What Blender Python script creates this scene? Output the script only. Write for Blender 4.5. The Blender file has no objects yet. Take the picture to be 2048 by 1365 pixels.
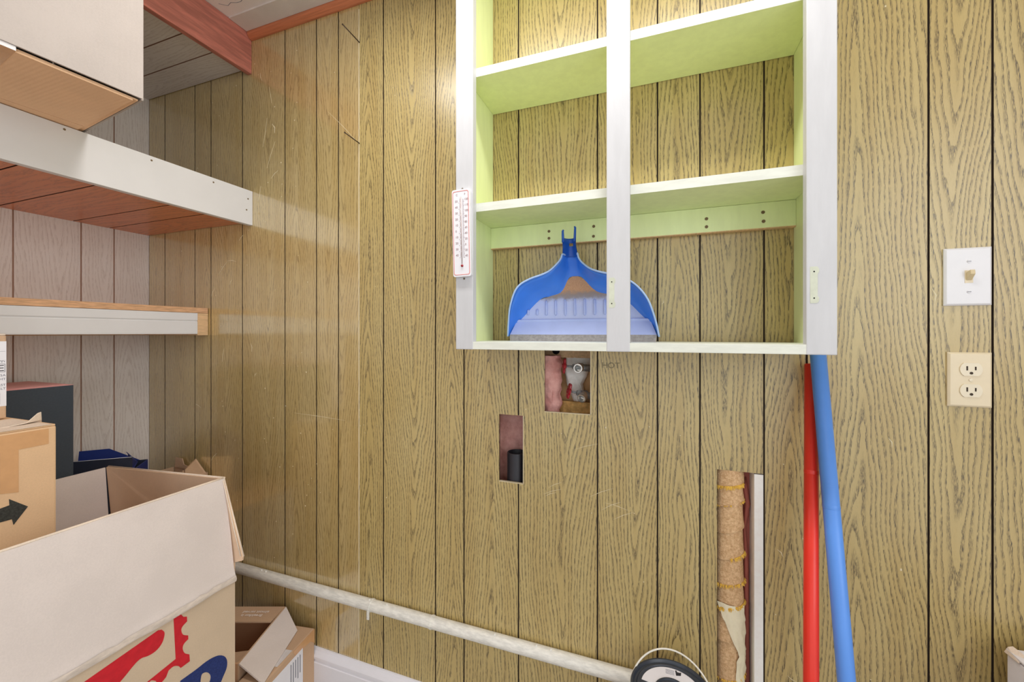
import bpy, bmesh, math, random
from math import sin, cos, pi, radians, tan, sqrt
from mathutils import Vector, Matrix
random.seed(7)
S = bpy.context.scene
COL = S.collection

# ------------------------------------------------------------------ camera, world, lights, exposure
CAM_H = 1.21
cd = bpy.data.cameras.new('camera'); cam = bpy.data.objects.new('camera', cd); COL.objects.link(cam)
cam.location = (0, 0, CAM_H); cam.rotation_euler = (pi/2, 0, radians(19.7))
cd.sensor_width = 36; cd.lens = 797/2048*36; cd.shift_y = -17/2048; cd.clip_start = .02
S.camera = cam
S.view_settings.view_transform = 'Standard'; S.view_settings.look = 'None'
S.view_settings.gamma = 1; S.view_settings.use_curve_mapping = False
S.view_settings.exposure = 0.08
w = bpy.data.worlds.new('world'); S.world = w; w.use_nodes = True
w.node_tree.nodes['Background'].inputs[0].default_value = (.93, .97, 1.0, 1)
w.node_tree.nodes['Background'].inputs[1].default_value = 1.05
LAMP = (-.28, .58, 2.225)
ld = bpy.data.lights.new('ceiling_lamp', 'AREA'); ld.shape = 'RECTANGLE'; ld.size = 1.15; ld.size_y = .10; ld.energy = 9.5; ld.color = (1, .98, .95)
lo = bpy.data.objects.new('ceiling_lamp', ld); COL.objects.link(lo); lo.location = LAMP
# added fill light, unseen, behind and to the right of the camera
dd = bpy.data.lights.new('fill_light', 'AREA'); dd.shape = 'RECTANGLE'; dd.size = 2.2; dd.size_y = 1.3; dd.energy = 17; dd.color = (.94, .975, 1)
do = bpy.data.objects.new('fill_light', dd); COL.objects.link(do); do.location = (1.75, -.8, 1.72); do.rotation_euler = (radians(90), 0, radians(66))

# ------------------------------------------------------------------ helpers
def lin(c):
    c = [x/255 for x in c]
    return tuple([x/12.92 if x <= .04045 else ((x+.055)/1.055)**2.4 for x in c]) + (1,)

class NT:
    def __init__(s, name):
        s.m = bpy.data.materials.new(name); s.m.use_nodes = True
        s.t = s.m.node_tree; s.b = s.t.nodes['Principled BSDF']
    def n(s, typ, **k):
        x = s.t.nodes.new(typ)
        for a, v in k.items():
            setattr(x, a, v)
        return x
    def l(s, a, b): s.t.links.new(a, b)
    def val(s, inp, v):
        if hasattr(v, 'is_output'): s.l(v, inp)
        else: inp.default_value = v
    def math(s, op, a, b=None, c=None, clamp=False):
        x = s.n('ShaderNodeMath', operation=op); x.use_clamp = clamp
        s.val(x.inputs[0], a)
        if b is not None: s.val(x.inputs[1], b)
        if c is not None: s.val(x.inputs[2], c)
        return x.outputs[0]
    def comb(s, x, y, z):
        c = s.n('ShaderNodeCombineXYZ')
        for i, v in enumerate((x, y, z)): s.val(c.inputs[i], v)
        return c.outputs[0]
    def noise(s, vec, scale, detail=2, rough=.5, dist=0):
        x = s.n('ShaderNodeTexNoise'); s.l(vec, x.inputs['Vector'])
        x.inputs['Scale'].default_value = scale; x.inputs['Detail'].default_value = detail
        x.inputs['Roughness'].default_value = rough; x.inputs['Distortion'].default_value = dist
        return x.outputs['Fac']
    def ramp(s, f, a, b):
        x = s.n('ShaderNodeMapRange'); x.clamp = True; x.interpolation_type = 'SMOOTHSTEP'
        s.val(x.inputs[0], f); s.val(x.inputs[1], a); s.val(x.inputs[2], b)
        return x.outputs[0]
    def mix(s, f, a, b):
        x = s.n('ShaderNodeMix', data_type='RGBA'); s.val(x.inputs[0], f)
        s.val(x.inputs[6], a); s.val(x.inputs[7], b)
        return x.outputs[2]
    def bump(s, h, strength=.2, dist=.001):
        x = s.n('ShaderNodeBump'); s.val(x.inputs['Height'], h)
        x.inputs['Strength'].default_value = strength; x.inputs['Distance'].default_value = dist
        s.l(x.outputs[0], s.b.inputs['Normal'])
    def fin(s, col, rough=.5, spec=.5, metal=0):
        s.val(s.b.inputs['Base Color'], col); s.val(s.b.inputs['Roughness'], rough)
        s.b.inputs['Specular IOR Level'].default_value = spec; s.b.inputs['Metallic'].default_value = metal
        return s.m

def plain(name, c, rough=.5, spec=.5, metal=0, var=.06, scale=30, bump=.0, stretch=(1, 1, 1), bscale=None):
    t = NT(name); tc = t.n('ShaderNodeTexCoord').outputs['Object']
    mp = t.n('ShaderNodeMapping'); t.l(tc, mp.inputs[0]); mp.inputs['Scale'].default_value = stretch
    v = mp.outputs[0]
    base = lin(c)
    hi = tuple(min(1, x*(1+var)) for x in base[:3]) + (1,); lo_ = tuple(x*(1-var) for x in base[:3]) + (1,)
    f = t.noise(v, scale, 4, .6)
    col = t.mix(t.ramp(f, .3, .7), lo_, hi)
    if bump:
        t.bump(t.noise(v, bscale or scale*3, 3, .6), bump, .002)
    return t.fin(col, rough, spec, metal)

def panelling(name, base, base2, dark, rough=.36, amt=.85, spec=.5, ring=120, specks=0.0, slope=7.0, px=880.0, pz=52.0, coat=.8, cior=1.65, crough=.17):
    """printed wood panelling: local X across the plank, local Z along it, cathedral rings made of short dark pores"""
    t = NT(name); tc = t.n('ShaderNodeTexCoord').outputs['Object']
    sp = t.n('ShaderNodeSeparateXYZ'); t.l(tc, sp.inputs[0]); X, Z = sp.outputs[0], sp.outputs[2]
    r = t.n('ShaderNodeObjectInfo').outputs['Random']
    seed = t.math('MULTIPLY', r, 61.0)
    zz = t.math('ADD', Z, seed)
    wob = t.noise(t.comb(t.math('MULTIPLY', X, 2.0), seed, t.math('MULTIPLY', zz, 2.2)), 1.0, 1.5)
    off = t.math('MULTIPLY', t.math('SUBTRACT', t.math('FRACT', t.math('MULTIPLY', r, 17.3)), .5), .055)
    xx = t.math('ADD', t.math('ADD', X, off), t.math('MULTIPLY', t.math('SUBTRACT', wob, .5), .05))
    k = t.math('MULTIPLY', xx, float(ring))
    q = t.math('SQRT', t.math('ADD', t.math('MULTIPLY', k, k), .6))
    sgn = t.math('SUBTRACT', t.math('MULTIPLY', t.math('GREATER_THAN', t.math('FRACT', t.math('MULTIPLY', r, 7.7)), .45), 2.0), 1.0)
    big = t.noise(t.comb(t.math('MULTIPLY', X, 4.0), t.math('ADD', seed, 9.0), t.math('MULTIPLY', zz, 1.3)), 1.0, 1.0)
    fine = t.noise(t.comb(t.math('MULTIPLY', X, 85.0), seed, t.math('MULTIPLY', zz, 14.0)), 1.0, 2.0)
    ph = t.math('ADD', q, t.math('MULTIPLY', t.math('MULTIPLY', zz, slope), sgn))
    ph = t.math('ADD', ph, t.math('MULTIPLY', big, 7.0))
    ph = t.math('ADD', ph, t.math('MULTIPLY', fine, .8))
    med = t.noise(t.comb(t.math('MULTIPLY', X, 34.0), t.math('ADD', seed, 4.0), t.math('MULTIPLY', zz, 7.0)), 1.0, 1.0)
    ph = t.math('ADD', ph, t.math('MULTIPLY', med, 1.7))
    fr = t.math('FRACT', ph)
    band = t.math('MULTIPLY', t.ramp(fr, .0, .05), t.math('SUBTRACT', 1.0, t.ramp(fr, .15, .66)))
    pore = t.noise(t.comb(t.math('MULTIPLY', X, px), seed, t.math('MULTIPLY', zz, pz)), 1.0, 2.0, .6)
    pm = t.ramp(pore, .43, .56)
    m = t.math('MULTIPLY', band, pm)
    faint = t.math('MULTIPLY', t.ramp(pore, .55, .70), .22)
    m = t.math('MULTIPLY', t.math('MAXIMUM', m, faint), amt)
    tone = t.noise(t.comb(t.math('MULTIPLY', X, 30.0), seed, t.math('MULTIPLY', zz, 1.6)), 1.0, 3.0)
    tone = t.math('ADD', t.math('MULTIPLY', t.ramp(tone, .3, .7), .7), t.math('MULTIPLY', r, .3))
    col = t.mix(m, t.mix(tone, lin(base), lin(base2)), lin(dark))
    if specks:
        s1 = t.noise(t.comb(t.math('MULTIPLY', X, 260.0), seed, t.math('MULTIPLY', zz, 210.0)), 1.0, 1.0)
        col = t.mix(t.math('MULTIPLY', t.ramp(s1, .80, .84), specks), col, (.75, .7, .58, 1))
    t.bump(t.math('SUBTRACT', t.math('MULTIPLY', t.noise(tc, 24, 2), .25), m), .22, .0012)
    t.b.inputs['Coat Weight'].default_value = coat; t.b.inputs['Coat Roughness'].default_value = crough; t.b.inputs['Coat IOR'].default_value = cior
    return t.fin(col, rough, spec)

def cardboard(name, c, var=.05, flute=0, rough=.8, axis=1):
    t = NT(name); tc = t.n('ShaderNodeTexCoord').outputs['Object']
    sp = t.n('ShaderNodeSeparateXYZ'); t.l(tc, sp.inputs[0])
    f = t.noise(tc, 7, 3, .6); g = t.noise(tc, 330, 3, .7)
    b = lin(c)
    col = t.mix(t.ramp(t.math('ADD', t.math('MULTIPLY', f, .6), t.math('MULTIPLY', g, .4)), .35, .65),
                tuple(x*(1-var) for x in b[:3])+(1,), tuple(min(1, x*(1+var)) for x in b[:3])+(1,))
    h = t.math('MULTIPLY', g, .5)
    if flute:
        h = t.math('ADD', h, t.math('MULTIPLY', t.math('SINE', t.math('MULTIPLY', sp.outputs[axis], flute)), .35))
    t.bump(h, .12, .0008)
    return t.fin(col, rough, .25)

M = {}
M['panel'] = panelling('olive_oak_panelling', (201, 179, 119), (190, 164, 102), (74, 59, 34), .3, .92, .5, 118, .5, 7.5, 1700.0, 84.0, .7, 1.6, .3)
M['panel_old'] = panelling('golden_oak_panelling', (208, 184, 128), (196, 168, 106), (112, 90, 52), .22, .62, .8, 110, .5, 8.0, 1050.0, 50.0, 1.0, 2.1, .13)
M['pale_panel'] = panelling('pale_grey_panelling', (244, 235, 228), (237, 226, 218), (190, 170, 158), .45, .42, .45, 110, 0, 7.0, 880.0, 52.0, .2)
M['brown_panel'] = panelling('red_brown_panelling', (226, 138, 84), (214, 124, 70), (136, 76, 40), .38, .5, .5, 60, 0, 7.0, 880.0, 52.0, .2)
M['groove'] = plain('dark_groove', (66, 54, 46), .7, .2)
M['groove_pale'] = plain('brown_groove', (190, 152, 130), .7, .2)
M['groove_red'] = plain('dark_red_groove', (64, 32, 18), .7, .2)
M['seam'] = plain('raw_panel_edge', (226, 212, 180), .8, .2)
M['white'] = plain('white_paint', (208, 208, 210), .42, .45, 0, .03, 9, .05, (6, 6, 1), 60)
M['white_semi'] = plain('white_shelf_paint', (226, 224, 224), .35, .5, 0, .02, 8, .03)
M['green'] = plain('pale_green_paint', (236, 246, 188), .5, .4, 0, .03, 10, .05, (5, 5, 1), 60)
M['green_white'] = plain('greenish_white_paint', (230, 232, 220), .5, .4, 0, .05, 16, .08, (1, 4, 4), 60)
M['ceiling'] = plain('ceiling_board', (250, 240, 234), .8, .2, 0, .03, 4, .05)
M['batten'] = plain('ceiling_batten', (232, 222, 214), .7, .3, 0, .04, 12, .06)
M['redwood'] = plain('red_brown_stain', (200, 124, 108), .4, .5, 0, .22, 9, .1, (8, 1, 8), 40)
M['orange_wood'] = plain('orange_varnished_wood', (206, 124, 84), .4, .5, 0, .14, 30, .06, (.3, 8, 8))
M['raw_wood'] = plain('raw_pine', (222, 184, 140), .7, .3, 0, .12, 22, .06, (9, 1, 9))
M['plywood'] = plain('plywood_edge', (214, 168, 128), .75, .3, 0, .22, 14, .15, (1, 2, 26), 30)
M['cb_pink'] = cardboard('lit_cardboard', (224, 212, 206))  # paler copy of the card for flaps: light on them put into the colour
M['cb_top'] = cardboard('cardboard_fluted', (188, 177, 170), .05, 700)
M['cb_in'] = cardboard('cardboard_inside', (232, 200, 170))
M['cb_tan'] = cardboard('cardboard_tan', (226, 188, 148), .06)
M['cb_kraft'] = cardboard('cardboard_kraft', (207, 173, 142), .06)
M['cb_brown'] = cardboard('cardboard_dark', (206, 160, 124), .06)
M['cb_under'] = cardboard('cardboard_underside', (242, 198, 158), .05, 800)
M['cb_edge'] = cardboard('cardboard_edge', (230, 212, 194), .12)
M['cb_print'] = cardboard('cardboard_printed', (212, 190, 164), .05)
M['black_card'] = plain('black_card', (66, 74, 84), .6, .35, 0, .06, 200)
M['pink_card'] = plain('pink_card', (255, 186, 184), .5, .4)
M['navy_card'] = plain('navy_card', (44, 48, 64), .55, .4)
M['navy_in'] = plain('navy_inside', (36, 54, 128), .55, .4)
M['tape'] = plain('packing_tape', (214, 164, 116), .22, .6, 0, .04, 40, .05)
M['crease'] = plain('torn_paper', (216, 202, 190), .8, .2, 0, .16, 70, .6, (1, .4, 1), 60)
M['tape_clear'] = plain('pale_paper_tape', (226, 220, 220), .3, .5)
M['paper'] = plain('white_label_paper', (240, 238, 244), .5, .4, 0, .01)
M['ink'] = plain('black_ink', (52, 52, 58), .6, .3)
M['ink_grey'] = plain('grey_ink', (124, 126, 138), .6, .3)
M['ink_pencil'] = plain('pencil', (132, 121, 95), .6, .3)
M['arrow'] = plain('black_print', (58, 58, 54), .6, .3, 0, .3, 260)
M['red_print'] = plain('red_print', (206, 36, 48), .6, .3, 0, .08, 60)
M['blue_print'] = plain('navy_print', (38, 54, 112), .6, .3, 0, .2, 260)
M['white_print'] = plain('white_print', (250, 236, 226), .6, .3)
M['blue_pan'] = plain('blue_plastic', (58, 128, 232), .32, .5, 0, .05, 20)
M['blue_dark'] = plain('dark_blue_plastic', (34, 92, 190), .32, .5, 0, .05, 20)
M['red_pole'] = plain('red_plastic', (232, 52, 36), .3, .5, 0, .04, 12)
M['blue_pole'] = plain('light_blue_plastic', (96, 154, 240), .34, .5, 0, .03, 12)
M['plate_white'] = plain('white_plastic', (240, 239, 243), .28, .5, 0, .01)
M['plate_cream'] = plain('cream_plastic', (238, 222, 190), .3, .5, 0, .02)
M['cream_dev'] = plain('cream_device', (242, 230, 204), .3, .5, 0, .02)
M['ivory'] = plain('ivory_toggle', (222, 202, 160), .35, .5, 0, .02)
M['slot'] = plain('dark_slot', (66, 52, 40), .6, .3)
M['steel'] = plain('dull_screw', (120, 110, 92), .45, .5, .6, .1, 200)
M['nail'] = plain('dark_nail', (84, 68, 54), .5, .4, .3, .1, 200)
M['rust'] = plain('dark_rust', (128, 108, 80), .6, .4, .4, .2, 200)
M['galv'] = plain('dusty_galvanised_pipe', (236, 234, 226), .55, .45, .1, .12, 40, .12, (1, 4, 4), 80)
M['chrome'] = plain('worn_chrome', (224, 220, 214), .28, .5, .9, .1, 60)
M['dark_metal'] = plain('tarnished_brass_grey', (150, 154, 156), .45, .5, .6, .25, 90)
M['red_wheel'] = plain('red_enamel', (160, 30, 40), .35, .5, 0, .2, 60)
M['black_pipe'] = plain('black_abs', (44, 42, 48), .45, .45, 0, .08, 60)
M['bore'] = plain('dark_bore', (22, 20, 22), .8, .2)
M['pink_wool'] = plain('pink_fibreglass', (255, 178, 168), .95, .1, 0, .25, 28, .8, (1, 1, 1), 140)
M['yellow_wool'] = plain('yellow_fibreglass', (226, 180, 112), .95, .1, 0, .3, 40, .8, (1, 1, 1), 140)
M['foam'] = plain('white_plaster_patch', (250, 248, 242), .85, .2, 0, .08, 60, .5, (1, 1, 1), 120)
M['kraft_back'] = plain('kraft_paper', (206, 164, 116), .7, .3, 0, .25, 14, .3)
M['sheath'] = plain('dark_red_sheathing', (176, 100, 88), .65, .3, 0, .25, 12, .3, (1, 1, .3))
M['burlap'] = None
M['yellow_fray'] = plain('yellow_thread', (246, 196, 90), .9, .1, 0, .2, 90)
M['cream_paper'] = plain('cream_masking_paper', (250, 238, 206), .7, .25, 0, .08, 30, 1.0, (1, 1, .6), 34)
M['bb'] = plain('white_gloss_trim', (238, 236, 242), .3, .5, 0, .01)
M['floor'] = plain('grey_vinyl', (188, 183, 176), .5, .4, 0, .08, 5)
M['wallpaint'] = plain('warm_white_wall', (226, 216, 204), .8, .2, 0, .02, 4)
M['lid'] = plain('black_lid_plastic', (58, 64, 74), .3, .5, 0, .05, 40)
M['can'] = plain('grey_can', (172, 176, 182), .35, .5, .5, .05, 30)
M['stud_white'] = plain('spattered_white_paint', (255, 252, 246), .6, .3, 0, .04, 60, .1)
M['wire'] = plain('white_wire', (232, 228, 216), .4, .5, 0, .04)
M['whitebox'] = plain('white_card', (236, 232, 236), .6, .3, 0, .02)
M['faint_ink'] = plain('faded_print', (176, 150, 150), .5, .3)
M['therm_red'] = plain('pale_red_line', (226, 132, 120), .5, .3)
M['tube'] = plain('thermometer_tube', (206, 190, 186), .15, .6)
M['scuff'] = plain('pale_scuff', (226, 214, 180), .8, .2)
M['ghost'] = plain('old_green_paint', (212, 216, 196), .5, .4, 0, .06, 60)

def burlap():
    t = NT('burlap_cloth'); tc = t.n('ShaderNodeTexCoord').outputs['Object']
    sp = t.n('ShaderNodeSeparateXYZ'); t.l(tc, sp.inputs[0])
    a = t.math('SINE', t.math('MULTIPLY', sp.outputs[2], 1900.0)); b = t.math('SINE', t.math('MULTIPLY', sp.outputs[0], 2300.0))
    h = t.math('ADD', t.math('MULTIPLY', a, .5), t.math('MULTIPLY', b, .5))
    n = t.noise(tc, 160, 3, .7)
    f = t.ramp(t.math('ADD', t.math('MULTIPLY', h, .13), n), .25, .75)
    col = t.mix(f, lin((206, 162, 116)), lin((250, 214, 168)))
    t.bump(t.math('ADD', h, n), .5, .0012)
    return t.fin(col, .9, .1)
M['burlap'] = burlap()

def lit_dusty_pan():
    """pale blue tray floor paled by dust and by light put into the colour, with a brown line of dirt where sweepings lay"""
    t = NT('lit_dusty_blue_plastic'); tc = t.n('ShaderNodeTexCoord').outputs['Object']
    sp = t.n('ShaderNodeSeparateXYZ'); t.l(tc, sp.inputs[0])
    n = t.noise(tc, 60, 4, .65); n2 = t.noise(tc, 500, 2, .6)
    z = t.math('ADD', sp.outputs[2], t.math('MULTIPLY', t.math('SUBTRACT', n, .5), .022))
    brown = t.math('MULTIPLY', t.ramp(z, .106, .126), t.math('SUBTRACT', 1.0, t.ramp(z, .195, .21)))
    grey = t.math('MULTIPLY', t.ramp(z, .098, .114), t.math('SUBTRACT', 1.0, t.ramp(z, .118, .132)))
    col = t.mix(t.math('MULTIPLY', n, .5), lin((184, 200, 244)), lin((218, 216, 232)))  # paleness of the lit tray is mixed into the colour along with dust
    col = t.mix(brown, col, t.mix(n2, lin((176, 124, 82)), lin((222, 178, 138))))
    col = t.mix(t.math('MULTIPLY', grey, .8), col, lin((140, 130, 122)))
    return t.fin(col, .5, .35)
M['lit_dusty_pan'] = lit_dusty_pan()
M['pan_pale'] = plain('lit_dusty_blue', (184, 198, 244), .4, .45, 0, .03, 30)  # lit paleness and dust share this one colour
M['pan_rim'] = plain('scuffed_blue_rim', (176, 204, 248), .35, .5, 0, .04, 60)
M['rubber'] = plain('dusty_grey_rubber', (160, 156, 154), .8, .2, 0, .16, 160, .2)

def tag(o, label=None, cat=None, group=None, kind=None):
    if label: o['label'] = label
    if cat: o['category'] = cat
    if group: o['group'] = group
    if kind: o['kind'] = kind
    return o
def empty(name, loc, label=None, cat=None, group=None, kind=None):
    o = bpy.data.objects.new(name, None); COL.objects.link(o); o.location = loc; o.empty_display_size = .05
    return tag(o, label, cat, group, kind)
def wloc(o):
    v = Vector(o.location)
    while o.parent:
        o = o.parent; v = v + Vector(o.location)
    return v
def obj(name, V, Fc, m, parent=None, origin=None, smooth=False, bevel=0, label=None, mats=None, fmat=None):
    """one mesh object from world-space vertices"""
    bm = bmesh.new()
    vs = [bm.verts.new(v) for v in V]
    for i, f in enumerate(Fc):
        try:
            ff = bm.faces.new([vs[j] for j in f])
            if fmat: ff.material_index = fmat[i]
        except ValueError: pass
    bmesh.ops.recalc_face_normals(bm, faces=bm.faces)
    if bevel:
        bmesh.ops.bevel(bm, geom=[e for e in bm.edges if len(e.link_faces) == 2 and e.calc_face_angle(0) > .5], offset=bevel, segments=2, profile=.6, affect='EDGES', clamp_overlap=True)
    return from_bm(name, bm, m, parent, origin, smooth, label, mats)
def from_bm(name, bm, m, parent=None, origin=None, smooth=False, label=None, mats=None):
    me = bpy.data.meshes.new(name)
    vs = [v.co for v in bm.verts]
    if origin is None:
        if parent is not None: origin = wloc(parent)
        else:
            lo3 = [min(v[i] for v in vs) for i in range(3)]; hi3 = [max(v[i] for v in vs) for i in range(3)]
            origin = Vector(((lo3[0]+hi3[0])/2, (lo3[1]+hi3[1])/2, lo3[2]))
    origin = Vector(origin)
    bmesh.ops.translate(bm, verts=bm.verts, vec=-origin)
    bm.to_mesh(me); bm.free()
    for mm in ([m] if not mats else mats): me.materials.append(M[mm] if isinstance(mm, str) else mm)
    if smooth:
        for p in me.polygons: p.use_smooth = True
    o = bpy.data.objects.new(name, me); COL.objects.link(o)
    if parent is not None:
        o.parent = parent; o.location = origin - wloc(parent)
    else: o.location = origin
    if label: o['label'] = label
    return o
def boxvf(a, b):
    x0, y0, z0 = a; x1, y1, z1 = b
    V = [(x0, y0, z0), (x1, y0, z0), (x1, y1, z0), (x0, y1, z0), (x0, y0, z1), (x1, y0, z1), (x1, y1, z1), (x0, y1, z1)]
    return V, [(0, 3, 2, 1), (4, 5, 6, 7), (0, 1, 5, 4), (1, 2, 6, 5), (2, 3, 7, 6), (3, 0, 4, 7)]
def box(name, a, b, m, parent=None, bevel=.0008, **k):
    V, Fc = boxvf(a, b); return obj(name, V, Fc, m, parent, bevel=bevel, **k)
def slab(name, quad, t, m, parent=None, bevel=0, **k):
    """thin polygon board: quad is the outer outline, thickness t goes along -normal"""
    q = [Vector(p) for p in quad]; n = Vector((0, 0, 0))
    for i in range(len(q)):
        n += q[i].cross(q[(i+1) % len(q)])
    n.normalize(); N = len(q)
    V = q + [p - n*t for p in q]
    Fc = [tuple(range(N)), tuple(range(2*N-1, N-1, -1))] + [(i, N+i, N+(i+1) % N, (i+1) % N) for i in range(N)]
    return obj(name, V, Fc, m, parent, bevel=bevel, **k)
def tubevf(pts, rad, seg=12, caps=True):
    pts = [Vector(p) for p in pts]; V = []; Fc = []
    rs = rad if isinstance(rad, (list, tuple)) else [rad]*len(pts)
    up = None
    for i, p in enumerate(pts):
        d = (pts[min(i+1, len(pts)-1)] - pts[max(i-1, 0)]).normalized()
        if up is None:
            up = Vector((0, 0, 1)) if abs(d.z) < .9 else Vector((0, 1, 0))
        a = d.cross(up).normalized(); b = a.cross(d).normalized(); up = b
        for k in range(seg):
            an = 2*pi*k/seg; V.append(p + (a*cos(an) + b*sin(an))*rs[i])
    for i in range(len(pts)-1):
        for k in range(seg):
            k2 = (k+1) % seg; Fc.append((i*seg+k, i*seg+k2, (i+1)*seg+k2, (i+1)*seg+k))
    if caps:
        Fc.append(tuple(range(seg-1, -1, -1))); Fc.append(tuple((len(pts)-1)*seg+k for k in range(seg)))
    return V, Fc
def tube(name, pts, rad, m, parent=None, seg=12, caps=True, **k):
    V, Fc = tubevf(pts, rad, seg, caps); return obj(name, V, Fc, m, parent, smooth=k.pop('smooth', True), **k)
def lathevf(c, axis, prof, seg=24):
    """prof = [(radius, height along axis)]"""
    c = Vector(c); d = Vector(axis).normalized(); up = Vector((0, 0, 1)) if abs(d.z) < .9 else Vector((0, 1, 0))
    a = d.cross(up).normalized(); b = a.cross(d); V = []; Fc = []
    for r, h in prof:
        for k in range(seg):
            an = 2*pi*k/seg; V.append(c + d*h + (a*cos(an)+b*sin(an))*max(r, 1e-5))
    for i in range(len(prof)-1):
        for k in range(seg):
            k2 = (k+1) % seg; Fc.append((i*seg+k, i*seg+k2, (i+1)*seg+k2, (i+1)*seg+k))
    if prof[0][0] > 1e-4: Fc.append(tuple(range(seg)))
    if prof[-1][0] > 1e-4: Fc.append(tuple((len(prof)-1)*seg+k for k in range(seg)))
    return V, Fc
def lathe(name, c, axis, prof, m, parent=None, seg=24, **k):
    V, Fc = lathevf(c, axis, prof, seg); o = obj(name, V, Fc, m, parent, smooth=True, **k)
    autosmooth(o); return o
def autosmooth(o, ang=.6):
    me = o.data; bm = bmesh.new(); bm.from_mesh(me)
    for f in bm.faces: f.smooth = True
    for e in bm.edges:
        if len(e.link_faces) == 2 and e.calc_face_angle(0) > ang: e.smooth = False
    bm.to_mesh(me); bm.free()
def join(*parts):
    V = []; Fc = []
    for v, f in parts:
        n = len(V); V += list(v); Fc += [tuple(i+n for i in ff) for ff in f]
    return V, Fc
def flat(name, loops, O, U, W, m, parent, t=.0004, label=None):
    """flat print: outlines in (u, v) on the plane O + u*U + v*W, extruded a hair"""
    c = bpy.data.curves.new('outline', 'CURVE'); c.dimensions = '2D'; c.fill_mode = 'BOTH'; c.extrude = t/2
    for L in loops:
        s = c.splines.new('POLY'); s.points.add(len(L)-1); s.use_cyclic_u = True
        for i, p in enumerate(L): s.points[i].co = (p[0], p[1], 0, 1)
    return curve_obj(name, c, O, U, W, m, parent, label)
def curve_obj(name, c, O, U, W, m, parent, label=None):
    tmp = bpy.data.objects.new('tmp_outline', c); COL.objects.link(tmp)
    dg = bpy.context.evaluated_depsgraph_get()
    me = bpy.data.meshes.new_from_object(tmp.evaluated_get(dg))
    bpy.data.objects.remove(tmp); bpy.data.curves.remove(c)
    U = Vector(U).normalized(); W = Vector(W).normalized(); N = U.cross(W)
    base = wloc(parent) if parent else Vector(O)
    mt = Matrix((U, W, N)).transposed().to_4x4(); mt.translation = Vector(O) - base
    me.transform(mt); me.materials.clear(); me.materials.append(M[m]); me.name = name
    o = bpy.data.objects.new(name, me); COL.objects.link(o)
    if parent: o.parent = parent
    else: o.location = base
    if label: o['label'] = label
    return o
def text(name, s, size, O, U, W, m, parent, t=.0003, align='LEFT', label=None, bold=0.0):
    c = bpy.data.curves.new('lettering', 'FONT'); c.body = s; c.size = size; c.extrude = t/2; c.offset = bold; c.align_x = align
    return curve_obj(name, c, O, [x*1 for x in U], W, m, parent, label)
def rect(u0, v0, u1, v1): return [(u0, v0), (u1, v0), (u1, v1), (u0, v1)]

def holed(x0, x1, z0, z1, holes, Y, t):
    """board in the plane y=Y with rectangular holes, thickness t towards +y"""
    xs = sorted({x0, x1} | {min(max(v, x0), x1) for h in holes for v in (h[0], h[2])})
    zs = sorted({z0, z1} | {min(max(v, z0), z1) for h in holes for v in (h[1], h[3])})
    bm = bmesh.new(); vd = {}
    def vert(i, j):
        if (i, j) not in vd: vd[i, j] = bm.verts.new((xs[i], Y, zs[j]))
        return vd[i, j]
    for i in range(len(xs)-1):
        for j in range(len(zs)-1):
            cx, cz = (xs[i]+xs[i+1])/2, (zs[j]+zs[j+1])/2
            if any(h[0] < cx < h[2] and h[1] < cz < h[3] for h in holes): continue
            bm.faces.new([vert(i, j), vert(i+1, j), vert(i+1, j+1), vert(i, j+1)])
    r = bmesh.ops.extrude_face_region(bm, geom=list(bm.faces))
    bmesh.ops.translate(bm, verts=[v for v in r['geom'] if isinstance(v, bmesh.types.BMVert)], vec=(0, t, 0))
    bmesh.ops.recalc_face_normals(bm, faces=bm.faces)
    for f in bm.faces:
        c = f.calc_center_median()
        if abs(f.normal.x) > .5 and (abs(c.x-x0) < 1e-5 or abs(c.x-x1) < 1e-5): f.material_index = 1   # tongue edges are stained like the groove
    return bm

# ------------------------------------------------------------------ setting
W = 1.05; XL = -1.977; ZC = 2.30
GAP = .0019
VALVE = (-.282, .994, -.1567, 1.1655); DRAIN = (-.415, .789, -.342, .979); SLOT = (.1387, .005, .2349, .8866)
HOLES = (VALVE, DRAIN, SLOT)
wall = from_bm('wall_back', holed(XL-.01, 1.30, 0, ZC, HOLES, W+.0034, .004), 'groove', origin=(-.35, W, 0)); tag(wall, kind='structure')
edges = [XL, -1.8748, -1.6936, -1.6024, -1.4331, -1.2236, -1.0809, -.987, -.9033, -.8078, -.6201, -.5251, -.3567, -.1399, .0066, .1021, .2349, .3167, .525, .6217, .78, .90, 1.09, 1.30]
for a, b in zip(edges[:-1], edges[1:]):
    x0, x1 = a+GAP, b-GAP
    if abs(a+.9033) < 1e-6: x0 = a+.0004
    if abs(b+.9033) < 1e-6: x1 = b-.0004
    bm = holed(x0, x1, 0, ZC, [h for h in HOLES if h[2] > x0 and h[0] < x1], W, .0034)
    from_bm('plank', bm, 'panel', wall, origin=((x0+x1)/2, W, 1.1), mats=['panel_old' if x1 < -.9 else 'panel', 'groove'])
box('panel_seam', (-.9047, W-.0005, .14), (-.9017, W+.0034, 2.26), 'seam', wall, bevel=0, label='pale raw edge where two panels meet')
# cut edges of the holes show raw pale fibre
for n, h in enumerate(HOLES[:2]):
    x0, z0, x1, z1 = h; e = .0018
    V, Fc = join(boxvf((x1-e, W-.0002, z0), (x1+.0002, W+.0075, z1)), boxvf((x0, W-.0002, z0-.0002), (x1, W+.0075, z0+e*.8)))
    obj('cut_edge', V, Fc, 'seam', wall)
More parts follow.
